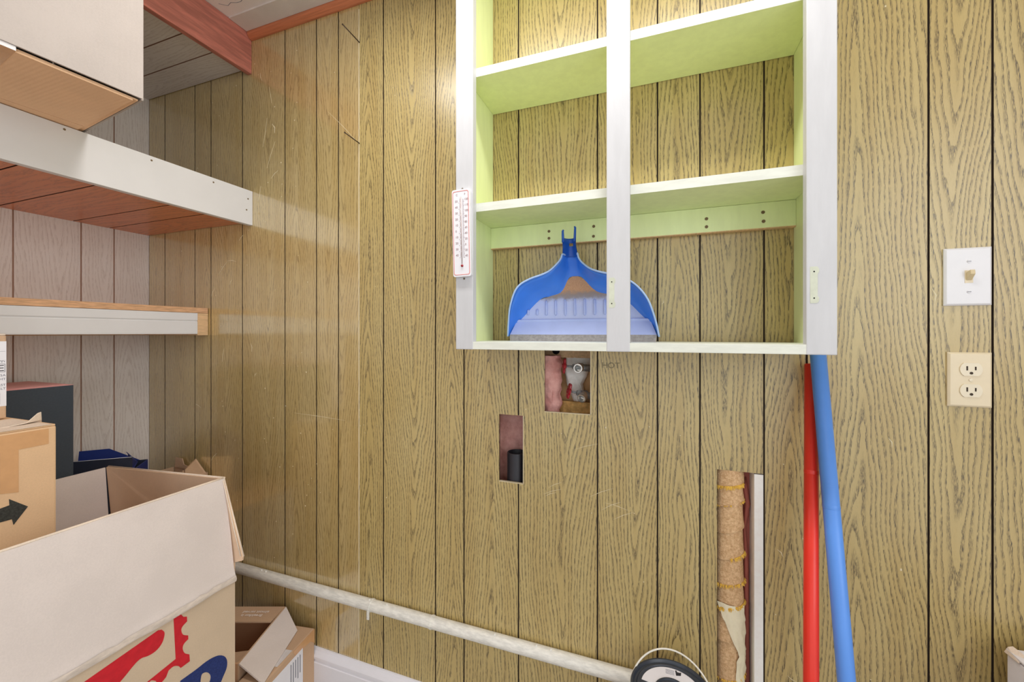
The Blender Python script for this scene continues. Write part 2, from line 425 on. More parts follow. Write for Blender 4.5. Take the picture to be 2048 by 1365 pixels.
# cavity behind the panelling
box('sheathing', (XL, W+.105, 0), (1.30, W+.115, ZC), 'kraft_back', wall, bevel=0)
V, Fc = boxvf((.120, W+.05, 0), (.24, W+.062, .95)); obj('sheathing', V, Fc, 'sheath', wall, label='dark red-brown board behind the tall slot')
box('blocking', (.100, W+.008, 0), (.1375, W+.05, .95), 'groove', wall, bevel=0)
box('stud', (-.150, W+.0076, 0), (-.112, W+.104, ZC), 'raw_wood', wall)
box('stud', (-.502, W+.0076, 0), (-.464, W+.104, ZC), 'raw_wood', wall)
box('stud', (.2155, W+.0005, .006), (.2338, W+.05, .884), 'stud_white', wall, label='white painted strip at the slot edge')
# scuffs scratched into the print of the left planks
sc = []
for (x, z, dx, dz, ww) in [(-1.31, 1.98, -.02, -.10, .0016), (-1.30, 2.09, .012, -.06, .0014), (-1.335, 2.12, -.008, .03, .0016), (-1.285, 1.955, .012, -.035, .0045),
        (-1.34, 1.74, -.02, -.07, .002), (-1.31, 1.80, .04, .09, .0012), (-1.29, 1.76, .035, .025, .0022), (-1.03, 1.95, .12, -.12, .0012),
        (-1.56, 1.43, .05, .05, .0016), (-1.51, 1.48, .045, -.006, .0018), (-1.60, 1.35, .02, .03, .0014), (-1.5, 1.39, .012, .018, .0014),
        (-1.54, 1.1, .01, .05, .0014), (-1.39, 1.17, .004, -.03, .0024), (-1.37, 1.05, .008, .012, .002), (-1.45, 1.55, .02, .02, .0014),
        (-1.69, .93, .03, -.012, .0014), (-1.6, .72, .03, .03, .0018), (-1.18, .93, .22, -.01, .0010), (-.285, .77, .05, .02, .0012), (-.27, .79, .035, .018, .0012),
        (-.28, .765, .03, .014, .0014), (-.16, .78, .06, .03, .0012), (-.13, .75, .05, .028, .0014), (-.12, .77, .06, -.012, .0012), (-.1, .73, .05, .026, .0012),
        (-.20, .90, .06, .02, .0010), (.02, 1.29, -.004, -.01, .002), (-.02, .30, .07, -.01, .0012), (.26, .72, .012, -.016, .002), (.30, .43, -.02, .01, .0014), (.46, .99, .006, -.02, .002), (.53, 1.30, .004, -.03, .003)]:
    n = Vector((-dz, dx)).normalized()*ww/2
    xm, zm = x+dx*.5+n.x*3, z+dz*.5+n.y*3
    pts = [(x, z), (xm, zm), (x+dx, z+dz)]
    for i in range(2):
        (ax, az), (bx, bz) = pts[i], pts[i+1]; w0, w1 = (.25, 1) if i == 0 else (1, .25)
        q = [(ax-n.x*w0, az-n.y*w0), (bx-n.x*w1, bz-n.y*w1), (bx+n.x*w1, bz+n.y*w1), (ax+n.x*w0, az+n.y*w0)]
        sc.append(([(p[0], W-.0004, p[1]) for p in q] + [(p[0], W+.001, p[1]) for p in q], [(0, 1, 2, 3), (7, 6, 5, 4), (0, 4, 5, 1), (1, 5, 6, 2), (2, 6, 7, 3), (3, 7, 4, 0)]))
for _ in range(150):
    x = random.choice([random.uniform(-1.85, -.95), random.uniform(-1.6, -1.1), random.uniform(-.9, .9)]); z = random.uniform(.35, 2.2)
    if -.46 < x < .31 and z > 1.16 or any(h[0]-.01 < x < h[2]+.01 and h[1]-.01 < z < h[3]+.01 for h in HOLES): continue
    r = random.uniform(.0006, .0016); sc.append(boxvf((x-r, W-.0005, z-r*random.uniform(.5, 2)), (x+r, W+.001, z+r)))
V, Fc = join(*sc); o = obj('scuff_marks', V, Fc, 'scuff', wall); o['kind'] = 'stuff'
# pencilled word under the cabinet
text('pencil_writing', 'HOT', .021, (-.129, W-.0005, 1.1185), (1, 0, 0), (0, 0, 1), 'ink_pencil', wall, label='pencilled word on the panelling')

wl = box('wall_left', (XL-.02, -2.2, 0), (XL-.0034, W+.12, ZC), 'groove_pale', bevel=0); tag(wl, kind='structure')
le = [1.05, .9362, .8416, .6774, .56, .40, .28, .10, -.1, -.3, -.42, -.6, -.8, -1.0, -1.2]
def wallplank_left(y0, y1):
    bm = holed(y0, y1, 0, ZC, [], 0, .0034)
    o = from_bm('plank', bm, 'pale_panel', wl, origin=((y0+y1)/2, 0, 1.1), mats=['pale_panel', 'groove_pale'])
    o.rotation_euler = (0, 0, pi/2); o.location = Vector((XL, (y0+y1)/2, 1.1)) - wloc(wl)
for a, b in zip(le[1:], le[:-1]): wallplank_left(a+.002, b-(.002 if b < 1.04 else .0))
fl = box('floor', (XL-.02, -2.2, -.03), (1.34, W+.12, 0), 'floor', bevel=0); tag(fl, kind='structure')
ce = box('ceiling', (XL-.02, -2.2, ZC), (1.34, W+.12, ZC+.03), 'ceiling', bevel=0); tag(ce, kind='structure')
wr = box('wall_right', (1.30, .25, 0), (1.34, W+.12, ZC), 'wallpaint', bevel=0); tag(wr, kind='structure')  # out-of-view wall, cut short so world light enters from the right
# hairline crack and dirt line along the ceiling joint
ck = []; x = -1.36; y = .915
while x < -.45:
    nx = x+random.uniform(.008, .03); ny = .93+random.uniform(-.012, .012)
    ck.append(tubevf([(x, y, ZC), (nx, ny, ZC)], .0007, 5)); x, y = nx, ny
V, Fc = join(*ck); obj('plaster_crack', V, Fc, 'ink_grey', ce, label='dark hairline crack in the ceiling board')
# baseboard with a moulded cap
prof = [(0, .0), (.016, .0), (.016, .104), (.0125, .107), (.0125, .113), (.0165, .117), (.0165, .124), (.012, .132), (.007, .138), (.004, .145), (0, .146)]
def moulding(name, prof, x0, x1, y, z, m, kind='structure'):
    V = []; n = len(prof)
    for X in (x0, x1):
        V += [(X, y-p[0], z+p[1]) for p in prof]
    Fc = [(i, (i+1) % n, n+(i+1) % n, n+i) for i in range(n)] + [tuple(range(n)), tuple(range(2*n-1, n-1, -1))]
    o = obj(name, V, Fc, m); o['kind'] = kind; return o
moulding('baseboard_back', prof, -1.96, .1375, W-.0005, 0, 'bb')
moulding('baseboard_right', prof, .2365, 1.29, W-.0005, 0, 'bb')
moulding('trim_1', [(0, 0), (.006, 0), (.014, .005), (.019, .012), (.020, .021), (.020, .0255), (0, .0255)], -1.383, 1.29, W-.0005, 2.2735, 'orange_wood')
moulding('trim_2', [(.021, 0), (.085, 0), (.085, .005), (.021, .005)], -1.383, 1.29, W-.0005, ZC-.0052, 'batten')

# ------------------------------------------------------------------ ceiling fixture (above the frame)
cl = empty('ceiling_light', (LAMP[0], LAMP[1], ZC), 'long white fluorescent ceiling fixture above the cabinet', 'ceiling light')
box('housing', (LAMP[0]-.60, LAMP[1]-.06, 2.232), (LAMP[0]+.60, LAMP[1]+.06, ZC-.0002), 'plate_white', cl, bevel=.006)
for sx in (-1, 1): box('end_cap', (LAMP[0]+sx*.605-.004, LAMP[1]-.062, 2.228), (LAMP[0]+sx*.605+.004, LAMP[1]+.062, ZC-.0002), 'plate_white', cl, bevel=.002)

# ------------------------------------------------------------------ wall shelves on the left
def under_planks(parent, x0, x1, y_edges, z, t, m, gap=.0022):
    for a, b in zip(y_edges[:-1], y_edges[1:]):
        lo_, hi_ = min(a, b)+gap/2, max(a, b)-gap/2
        wd = hi_-lo_; L = x1-x0
        bm = holed(-wd/2, wd/2, -L/2, L/2, [], 0, t)
        o = from_bm('plank', bm, m, parent, origin=(0, 0, 0), mats=[m, 'groove_red' if m == 'brown_panel' else 'groove_pale'])
        # local X -> world Y, local Z -> world X, local -Y (face) -> world -Z
        o.rotation_euler = Matrix(((0, 0, 1), (1, 0, 0), (0, 1, 0))).to_euler()
        o.location = Vector(((x0+x1)/2, (lo_+hi_)/2, z)) - wloc(parent)
YE = [1.0495, .92, .818, .64, .50, .36, .2, .05, -.1, -.3]
s1 = empty('wall_shelf', (XL, .4, 2.154), 'highest wall shelf with red-brown front board and pale grooved underside', 'shelf', 'shelves on the left wall')
box('fascia', (-1.405, -.3, 2.154), (-1.385, 1.0495, 2.2985), 'redwood', s1, bevel=.0015)
under_planks(s1, XL+.001, -1.4055, [1.0495, .945, .852, .69, .56, .42, .25, .05, -.3], 2.176, .005, 'pale_panel', .004)
box('backing_board', (XL+.001, -.3, 2.1815), (-1.4055, 1.0495, 2.20), 'groove_pale', s1, bevel=0)
s2 = empty('wall_shelf', (XL, .4, 1.60), 'wall shelf with wide white front board and red-brown grooved underside', 'shelf', 'shelves on the left wall')
box('fascia', (-1.400, -.3, 1.6005), (-1.38, 1.0495, 1.7245), 'white_semi', s2, bevel=.0015)
under_planks(s2, XL+.001, -1.4005, YE, 1.612, .005, 'brown_panel', .004)
box('board', (XL+.001, -.3, 1.6175), (-1.4005, 1.0495, 1.7235), 'groove_red', s2, bevel=0)
for y, z in ((.557, 1.7148), (.739, 1.7118), (.912, 1.7092), (1.0315, 1.692), (1.026, 1.651), (.33, 1.716)):
    lathe('screw', (-1.3801, y, z), (1, 0, 0), [(.0028, 0), (.0028, .0006), (.001, .0006), (.0006, .0002)], 'rust', s2, 8)
s3 = empty('wall_shelf', (XL, .4, 1.20), 'lowest visible wall shelf with plywood top and narrow white front moulding', 'shelf', 'shelves on the left wall')
box('plywood_top', (XL+.001, -.3, 1.2835), (-1.6155, 1.0475, 1.3035), 'plywood', s3, bevel=.001)
fp = [(-.0, 0), (.012, 0), (.013, .004), (.013, .045), (.0105, .0475), (.0135, .052), (.0135, .078), (0, .0785)]
V = []; n = len(fp)
for Y in (-.3, 1.0105): V += [(-1.629+p[0], Y, 1.2045+p[1]) for p in fp]
obj('fascia', V, [(i, (i+1) % n, n+(i+1) % n, n+i) for i in range(n)] + [tuple(range(n)), tuple(range(2*n-1, n-1, -1))], 'white_semi', s3)
box('cleat', (XL+.001, 1.0112, 1.1995), (-1.6165, 1.0485, 1.283), 'raw_wood', s3, bevel=.001, label='bare wood cleat with end grain')
box('ledger', (XL+.001, -.3, 1.2), (XL+.04, 1.0105, 1.283), 'raw_wood', s3, bevel=.001)
s4 = empty('wall_shelf', (XL, .4, .49), 'low wall shelf hidden behind the big open carton', 'shelf', 'shelves on the left wall')
box('board', (XL+.001, -.3, .500), (-1.565, 1.0475, .518), 'plywood', s4)
box('ledger', (XL+.001, -.3, .43), (XL+.04, 1.0475, .4995), 'raw_wood', s4)

# ------------------------------------------------------------------ wall cabinet
ZB, ZT = 1.170, 2.24
YF, YS, YB = .860, .880, 1.0485
cab = empty('wall_cabinet', (-.07, 1.05, ZB), 'open wall cabinet with white face frame and pale green shelves', 'cabinet')
box('side_panel', (-.452, YS, ZB), (-.4325, YB, ZT), 'green', cab)
box('side_panel', (.2919, YS, ZB), (.3053, YB, ZT), 'green', cab)
box('bottom_panel', (-.4323, YF+.001, ZB), (.2917, YB, ZB+.018), 'green_white', cab)
box('top_panel', (-.4323, YS, ZT-.018), (.2917, YB, ZT), 'green', cab)
box('face_frame', (-.452, YF, ZB-.0004), (-.4065, YS-.0002, ZT), 'white', cab, bevel=.0018, label='left white stile')
box('face_frame', (.259, YF, ZB-.0004), (.3053, YS-.0002, ZT), 'white', cab, bevel=.0018, label='right white stile')
box('mullion', (-.0958, YF-.0002, ZB-.0004), (-.0482, YS-.0002, ZT), 'white', cab, bevel=.0018, label='white centre post')
def cabshelf(z0, z1):
    V, Fc = boxvf((-.4323, YS, z0), (.2917, YB, z1))
    o = obj('shelf', V, Fc, 'green', cab, bevel=.001, label='green shelf with whitish front edge')
    box('front_edge', (-.4323, YS-.0006, z0), (.2917, YS, z1), 'green_white', o, bevel=0)
cabshelf(1.829, 1.850); cabshelf(1.5025, 1.5225)
cl_ = box('cleat', (-.4323, 1.032, 1.445), (.2917, YB, 1.502), 'green', cab, bevel=.0008)
box('raw_edge', (-.4323, 1.0318, 1.4432), (.2917, YB, 1.4452), 'raw_wood', cl_, bevel=0, label='bare orange wood edge')
for x, z in ((-.2649, 1.4795), (-.2649, 1.4609), (-.1470, 1.4822), (-.1476, 1.4567), (.1142, 1.4763), (.1142, 1.4576), (.2289, 1.4799), (.2299, 1.4596)):
    lathe('screw', (x, 1.0319, z), (0, -1, 0), [(.0038, 0), (.0038, .0008), (.0014, .0008), (.0008, .0002)], 'rust', cl_, 10)
# ghost outlines of removed hinges
def ghost(cx, z0, z1, wd):
    L = []
    zc = (z0+z1)/2
    for z, d in ((z0, .3), (z0+.004, .5), (z0+.010, .5), (z0+.013, .36), (z1-.013, .36), (z1-.010, .5), (z1-.004, .5), (z1, .3)):
        L.append((cx+wd*d, z))
    R = [(cx-wd*.4, z1), (cx-wd*.4, z0)]
    o = flat('hinge_mark', [L+R], (0, YF-.0003, 0), (1, 0, 0), (0, 0, 1), 'ghost', cab, .0004, label='bare green outline of a removed hinge')
    for z in (z0+.009, z1-.009):
        lathe('screw_hole', (cx, YF-.0006, z), (0, -1, 0), [(.0013, 0), (.0013, .0003)], 'bore', o, 8)
ghost(-.0850, 1.262, 1.3255, .015); ghost(.2705, 1.263, 1.329, .015)

# thermometer screwed to the left stile
th = empty('thermometer', (-.4292, YF, 1.342), 'small white wall thermometer with pale red border on the left white post', 'thermometer')
def rr(u0, v0, u1, v1, r, n=5):
    L = []
    for cx, cy, a0 in ((u1-r, v1-r, 0), (u0+r, v1-r, 90), (u0+r, v0+r, 180), (u1-r, v0+r, 270)):
        for i in range(n+1):
            a = radians(a0+90*i/n); L.append((cx+r*cos(a), cy+r*sin(a)))
    return L
tilt = radians(1.2); TU = Vector((cos(tilt), 0, sin(tilt))); TW = Vector((-sin(tilt), 0, cos(tilt))); TO = Vector((-.4302, YF-.0046, 1.343))
def tp(u, v, d=0): return TO + TU*u + TW*v + Vector((0, -d, 0))
flat('backplate', [rr(-.0235, 0, .0235, .208, .005)], tp(0, 0), TU, TW, 'plate_white', th, .009)
flat('border', [rr(-.0215, .004, .0205, .204, .005), rr(-.0203, .0052, .0193, .2028, .0042)], tp(0, 0, .0047), TU, TW, 'therm_red', th, .0006)
f1 = flat('scale_marks', [rect(-.0035, .045+i*.0029, -.0005 if i % 5 else -.006, .0456+i*.0029) for i in range(49)] + [rect(.0045, .045+i*.0019, .0068 if i % 5 else .0085, .0455+i*.0019) for i in range(74)], tp(0, 0, .0047), TU, TW, 'faint_ink', th, .0004)
for i, s in enumerate(('40', '30', '20', '10', '0', '10', '20', '30', '40', '50')):
    text('numeral', s, .0072, tp(-.0155, .049+i*.0143, .0048), TU, TW, 'faint_ink', th)
for i, s in enumerate(('40', '20', '0', '20', '40', '60', '80', '90', '100', '110', '120')):
    text('numeral', s, .0068, tp(.0092, .047+i*.0134, .0048), TU, TW, 'faint_ink', th)
text('numeral', 'C', .007, tp(-.013, .193, .0048), TU, TW, 'faint_ink', th); text('numeral', 'F', .007, tp(.009, .193, .0048), TU, TW, 'faint_ink', th)
tube('glass_tube', [tp(.0008, .03, .0055), tp(.0008, .19, .0055)], .0011, 'tube', th, 8)
lathe('bulb', tp(.0008, .0255, .0052), (0, -1, 0), [(.003, -.001), (.003, .0015), (.0018, .0026), (0, .003)], 'red_wheel', th, 12)
for v in (-.004, .2115):
    lathe('screw', tp(.001, v, -.0042), (0, -1, 0), [(.0024, 0), (.0024, .0012), (0, .0018)], 'steel', th, 10)

# ------------------------------------------------------------------ dustpan standing in the cabinet
dp = empty('dustpan', (-.178, .96, ZB+.018), 'blue plastic dustpan with dusty tray standing upright on the cabinet floor', 'dustpan')
PX, PZ = -.178, ZB+.0182
def pan(u, v, d):
    """u across, v up, d towards the room; the pan leans back a little"""
    s = min(1, max(0, (v-.09)/.11))
    return (PX+u-.017*s*s*(3-2*s), 1.008+v*.05-d, PZ+v)
rim = [(-.187, .012, .020), (-.180, .046, .036), (-.167, .087, .062), (-.150, .119, .074), (-.130, .140, .076), (-.100, .154, .076), (-.070, .163, .074), (-.050, .172, .070), (-.034, .186, .064), (-.0225, .201, .058), (-.0185, .214, .054), (-.0130, .214, .034), (-.004, .214, .027)]
flr = [(-.178, .016), (-.172, .040), (-.150, .062), (-.124, .090), (-.100, .110), (-.074, .116), (-.050, .122), (-.036, .134), (-.024, .152), (-.016, .162), (-.012, .164), (-.008, .165), (-.003, .1655)]
rim = rim + [(-u, v, d) for u, v, d in reversed(rim)]; flr = flr + [(-u, v) for u, v in reversed(flr)]
n = len(rim)
def crv(P, m=4):
    out = []
    for i in range(len(P)-1):
        p0, p1, p2, p3 = P[max(i-1, 0)], P[i], P[i+1], P[min(i+2, len(P)-1)]
        for k in range(m):
            t = k/m
            out.append(tuple(.5*(2*p1[j]+(p2[j]-p0[j])*t+(2*p0[j]-5*p1[j]+4*p2[j]-p3[j])*t*t+(3*p1[j]-p0[j]-3*p2[j]+p3[j])*t**3) for j in range(len(p1))))
    out.append(P[-1]); return out
R3 = crv(rim); F3 = crv([(u, v, .006) for u, v in flr])
N = len(R3); ringsV = []; STEPS = 6
for s in range(STEPS+1):
    t = s/STEPS
    for i in range(N):
        a, b = R3[i], F3[i]
        e = t*t*(3-2*t)*.35+t*.65
        d = a[2]+(b[2]-a[2])*(1-(1-t)**2.0)
        ringsV.append(pan(a[0]+(b[0]-a[0])*e, a[1]+(b[1]-a[1])*e, d))
Fc = [(s*N+i, s*N+i+1, (s+1)*N+i+1, (s+1)*N+i) for s in range(STEPS) for i in range(N-1)]
back = [(p[0], p[1]+.0025, p[2]) for p in ringsV]; nb = len(ringsV)
hood = obj('hood', ringsV+back, Fc + [tuple(nb+j for j in reversed(f)) for f in Fc] + [(i, nb+i, nb+i+1, i+1) for i in range(N-1)], 'blue_pan', dp, smooth=True, label='deep blue curved hood')
for seq in (R3[:N//2-6], R3[N//2+7:]):
    tube('rim', [pan(a[0]*1.004, a[1]*1.002, a[2]+.0005) for a in seq], .0022, 'pan_rim', dp, 6, label='pale scuffed rim')
# tray floor: filled outline
ft = [F3[i] for i in range(N)]
bm = bmesh.new(); rows = 14; grid = []
vtop = max(p[1] for p in ft)
half = N//2
def uat(v):
    for i in range(half):
        if ft[i][1] <= v <= ft[i+1][1] and ft[i+1][1] > ft[i][1]:
            t = (v-ft[i][1])/(ft[i+1][1]-ft[i][1]); return ft[i][0]+(ft[i+1][0]-ft[i][0])*t
    return ft[half][0] if v > ft[half][1]-.001 else ft[0][0]
V = []; Fc = []; NU = 12
vs_ = [.050 + (vtop-.0505)*i/rows for i in range(rows+1)]
for v in vs_:
    u0 = uat(v)
    for k in range(NU+1): V.append(pan(u0*(1-2*k/NU), v, .0062))
for r_ in range(rows):
    for k in range(NU):
        a = r_*(NU+1)+k; Fc.append((a, a+1, a+NU+2, a+NU+1))
obj('tray', V, Fc, 'lit_dusty_pan', dp, origin=(PX, 1.0, PZ), smooth=True, label='dusty tray with painted-in light and a brown dirt line')
# ramp between tray and lip
slab('ramp', [pan(-.183, .0155, .0175), pan(.183, .0155, .0175), pan(.1690, .0500, .0065), pan(-.1690, .0500, .0065)], .002, 'pan_pale', dp)
slab('ramp_step', [pan(-.1690, .0494, .0068), pan(.1690, .0494, .0068), pan(.1620, .0550, .0105), pan(-.1620, .0550, .0105)], .002, 'pan_pale', dp)
slab('lip', [pan(-.181, .0002, .020), pan(.181, .0002, .020), pan(.183, .0165, .0178), pan(-.183, .0165, .0178)], .003, 'rubber', dp, label='grey rubber lip')
for k in range(-5, 6):
    u = -.012+k*.0248; hh = .108-(.020 if abs(k) > 3 else 0)-abs(k)*.0012
    V, Fc = tubevf([pan(u, .064+abs(k)*.0008, .0066), pan(u, .068, .0085), pan(u, hh-.002, .0085), pan(u, hh, .0066)], [.001, .0026, .0026, .001], 8)
    obj('rib', V, Fc, 'pan_pale', dp, smooth=True)
# channel handle ending in two prongs
V = []; Fc = []; HS = 10; HV = 12
for j in range(HV+1):
    v = .2115+(.258-.2115)*j/HV; rr_ = .0188-.0024*min(1, j/5)
    for k in range(HS+1):
        a = pi*k/HS; V.append(pan(-rr_*cos(a)-.004*j/HV, v, .054-.027*sin(a)))
for j in range(HV):
    for k in range(HS):
        if j in (7, 8) and k in (4, 5): continue
        a = j*(HS+1)+k; Fc.append((a, a+1, a+HS+2, a+HS+1))
nv = len(V); V2 = [(p[0], p[1]+.003, p[2]) for p in V]
hd = obj('handle', V+V2, Fc+[tuple(nv+i for i in reversed(f)) for f in Fc] + [(k, nv+k, nv+k+1, k+1) for k in range(HS)] + [(HV*(HS+1)+k, HV*(HS+1)+k+1, nv+HV*(HS+1)+k+1, nv+HV*(HS+1)+k) for k in range(HS)], 'blue_dark', dp, smooth=True)
for s in (-1, 1):
    V, Fc = tubevf([pan(-.004+s*.0145, .245, .050), pan(-.004+s*.0150, .262, .050), pan(-.004+s*.0155, .276+s*.003, .050), pan(-.004+s*.0135, .279+s*.003, .050)], [.0032, .0032, .0028, .002], 8)
    obj('prong', V, Fc, 'blue_dark', hd, smooth=True)

# ------------------------------------------------------------------ broom and mop poles under the cabinet
def pole(name, A, B, r, m, label, ring):
    A = Vector(A); B = Vector(B); d = (A-B)/(A.z-B.z); G_ = B - d*(B.z-.012)
    root = empty(name, (G_.x, G_.y, 0), label, 'pole', 'poles leaning under the cabinet')
    tube('shaft', [G_, A], r, m, root, 20)
    L = (A-G_).normalized()
    lathe('end_cap', A, tuple(L), [(r, -.001), (r*.98, .0005), (0, .001)], m, root, 16)
    q = A + (B-A)*ring
    lathe('joint_ring', q, tuple(L), [(r, -.004), (r+.0003, -.003), (r+.0003, .003), (r, .004)], m, root, 20)
    tube('foot', [G_-L*.009, G_+L*.03], r*1.15, 'lid', root, 16)
    return root
pole('broom_pole', (.3205, 1.0345, 1.140), (.2783, .9, .549), .0126, 'red_pole', 'red plastic pole crossing behind the blue one below the cabinet', .37)
pole('mop_pole', (.3225, 1.004, 1.1675), (.3331, .9, .565), .0142, 'blue_pole', 'light blue plastic pole leaning in front of the red one', .5)

# ------------------------------------------------------------------ switch and outlet
def plate(name, x0, x1, z0, z1, m, label, cat):
    root = empty(name, ((x0+x1)/2, W, z0), label, cat)
    a, b = .0035, .006
    V = [(x0, W, z0), (x1, W, z0), (x1, W, z1), (x0, W, z1), (x0, W-.003, z0), (x1, W-.003, z0), (x1, W-.003, z1), (x0, W-.003, z1), (x0+a, W-b, z0+a), (x1-a, W-b, z0+a), (x1-a, W-b, z1-a), (x0+a, W-b, z1-a)]
    Fc = [(3, 2, 1, 0), (8, 9, 10, 11)] + [(i, (i+1) % 4, 4+(i+1) % 4, 4+i) for i in range(4)] + [(4+i, 4+(i+1) % 4, 8+(i+1) % 4, 8+i) for i in range(4)]
    obj('cover_plate', V, Fc, m, root, bevel=.0008)
    return root
sw = plate('light_switch', .5468, .6188, 1.2635, 1.378, 'plate_white', 'white switch plate with ivory toggle, above the cream outlet', 'switch')
cx, cz = .5835, 1.3205
flat('toggle_frame', [rect(cx-.0062, cz-.0125, cx+.0062, cz+.0125)], (0, W-.0061, 0), (1, 0, 0), (0, 0, 1), 'plate_cream', sw, .0008)
V = [(cx-.0045, W-.006, cz-.008), (cx+.0045, W-.006, cz-.008), (cx+.0045, W-.006, cz+.008), (cx-.0045, W-.006, cz+.008), (cx-.0036, W-.018, cz+.004), (cx+.0036, W-.018, cz+.004), (cx+.0036, W-.0165, cz+.0125), (cx-.0036, W-.0165, cz+.0125)]
obj('toggle', V, boxvf((0, 0, 0), (1, 1, 1))[1], 'ivory', sw, bevel=.001)
for z in (cz-.030, cz+.030):
    s_ = lathe('screw', (cx, W-.006, z), (0, -1, 0), [(.0034, 0), (.003, .0012), (0, .0017)], 'plate_white', sw, 12)
    box('slot', (cx-.0028, W-.0079, z-.0004), (cx+.0028, W-.0072, z+.0004), 'ink_grey', s_, bevel=0)
ou = plate('wall_outlet', .5525, .6190, 1.0625, 1.1708, 'plate_cream', 'cream duplex outlet below the white switch plate', 'outlet')
cx = .5862
for cz in (1.1372, 1.0955):
    L = []
    for i in range(28):
        a = 2*pi*i/28; L.append((cx+.0168*cos(a), cz+max(-.0128, min(.0128, .0168*sin(a)))))
    rc = flat('receptacle', [L], (0, W-.0068, 0), (1, 0, 0), (0, 0, 1), 'cream_dev', ou, .0024)
    for dx, h in ((-.0063, .0042), (.0063, .0034)):
        box('slot', (cx+dx-.0011, W-.0086, cz+.0022-h), (cx+dx+.0011, W-.0075, cz+.0022+h), 'slot', rc, bevel=0)
    lathe('slot', (cx, W-.0075, cz-.0072), (0, -1, 0), [(.0026, 0), (.0026, .0011)], 'slot', rc, 10)
lathe('screw', (cx, W-.0062, 1.1163), (0, -1, 0), [(.0032, 0), (.0028, .0012), (0, .0016)], 'cream_dev', ou, 12)

# ------------------------------------------------------------------ nails in the panel seam
for x, z, L, lab in ((-.9013, 2.151, .075, 'long dark nail sticking out of the panel seam, the higher one'), (-.9013, 1.8235, .066, 'long dark nail sticking out of the panel seam, the lower one')):
    r_ = empty('nail', (x, W, z), lab, 'nail', 'nails in the panel seam')
    tube('shank', [(x, W+.003, z), (x+.001, W-L, z+.004)], .0017, 'nail', r_, 8)
    lathe('head', (x+.001, W-L, z+.004), (0, -1, 0), [(.0016, -.001), (.0028, 0), (.0026, .0012), (0, .0014)], 'nail', r_, 10)

# ------------------------------------------------------------------ wall openings: insulation, valves, drain, wrapped pipe
def lump(name, x0, x1, z0, z1, y, amp, m, label, cat, seed, nx=26, nz=34, bulge=.02):
    rnd = random.Random(seed); from mathutils import noise as nz_
    V = []; Fc = []
    for j in range(nz+1):
        for i in range(nx+1):
            u, v = i/nx, j/nz; z = z0+(z1-z0)*v; x = x0+(x1-x0)*u+(.010*nz_.noise(Vector((z*45, seed, u*2.0))) if u > .75 else 0)
            q = Vector((x*22+seed, z*22, seed*3.1)); q2 = Vector((x*70+seed, z*70, 2.0))
            d = bulge*sin(pi*u)**.5*1.0 + amp*(nz_.noise(q)*1.0+nz_.noise(q2)*.45)
            V.append((x, y-d, z))
    for j in range(nz):
        for i in range(nx):
            a = j*(nx+1)+i; Fc.append((a, a+1, a+nx+2, a+nx+1))
    b = len(V); V += [(p[0], y+.002, p[2]) for p in V]
    Fc += [(a[0]+b, a[3]+b, a[2]+b, a[1]+b) for a in Fc]
    for i in range(nx): Fc += [(i, b+i, b+i+1, i+1), (nz*(nx+1)+i, nz*(nx+1)+i+1, b+nz*(nx+1)+i+1, b+nz*(nx+1)+i)]
    for j in range(nz): Fc += [(j*(nx+1), (j+1)*(nx+1), b+(j+1)*(nx+1), b+j*(nx+1)), (j*(nx+1)+nx, b+j*(nx+1)+nx, b+(j+1)*(nx+1)+nx, (j+1)*(nx+1)+nx)]
    o = obj(name, V, Fc, m, smooth=True); tag(o, label, cat); return o
lump('insulation_batt', -.325, -.250, .97, 1.145, 1.115, .014, 'pink_wool', 'pink fibreglass batt at the left of the valve opening', 'insulation', 1, bulge=.03)
lump('insulation_batt', -.458, -.327, .74, 1.00, 1.142, .010, 'pink_wool', 'pink fibreglass filling the narrow opening behind the black pipe', 'insulation', 5, bulge=.014)
lump('insulation_batt', -.262, -.156, .982, 1.014, 1.128, .010, 'yellow_wool', 'loose yellowish insulation scraps under the lower valve', 'insulation', 9, nz=14, bulge=.012)
bw = box('blocking', (-.31, 1.125, 1.138), (-.152, 1.154, 1.185), 'raw_wood', wall)
lathe('knot', (-.268, 1.1252, 1.158), (0, -1, 0), [(.012, 0), (.010, .0006), (0, .0008)], 'bore', bw, 14)
# plaster patch behind the valves
L = [(-.240, 1.150), (-.215, 1.156), (-.178, 1.152), (-.170, 1.125), (-.182, 1.085), (-.194, 1.062), (-.190, 1.04), (-.188, 1.02), (-.203, .998), (-.218, 1.008), (-.228, 1.036), (-.238, 1.06), (-.246, 1.10)]
pp = empty('plaster_patch', (-.21, 1.13, .99), 'white lumpy plaster patch behind the red handled valves', 'patch')
bm = bmesh.new(); from mathutils import noise as mnoise
cv = bm.verts.new((-.21, 1.122, 1.085)); ring1 = [bm.verts.new((-.21+(x+.21)*.75, 1.126+.004*mnoise.noise(Vector((x*60, z*60, 0))), 1.085+(z-1.085)*.75)) for x, z in L]; ring2 = [bm.verts.new((x, 1.138, z)) for x, z in L]; ring3 = [bm.verts.new((x, 1.150, z)) for x, z in L]
for i in range(len(L)):
    k = (i+1) % len(L); bm.faces.new([cv, ring1[i], ring1[k]]); bm.faces.new([ring1[i], ring2[i], ring2[k], ring1[k]]); bm.faces.new([ring2[i], ring3[i], ring3[k], ring2[k]])
bmesh.ops.subdivide_edges(bm, edges=bm.edges, cuts=2, use_grid_fill=True)
bmesh.ops.recalc_face_normals(bm, faces=bm.faces)
for v in bm.verts: v.co.y += .004*mnoise.noise(v.co*90)
from_bm('plaster', bm, 'foam', pp, smooth=True)
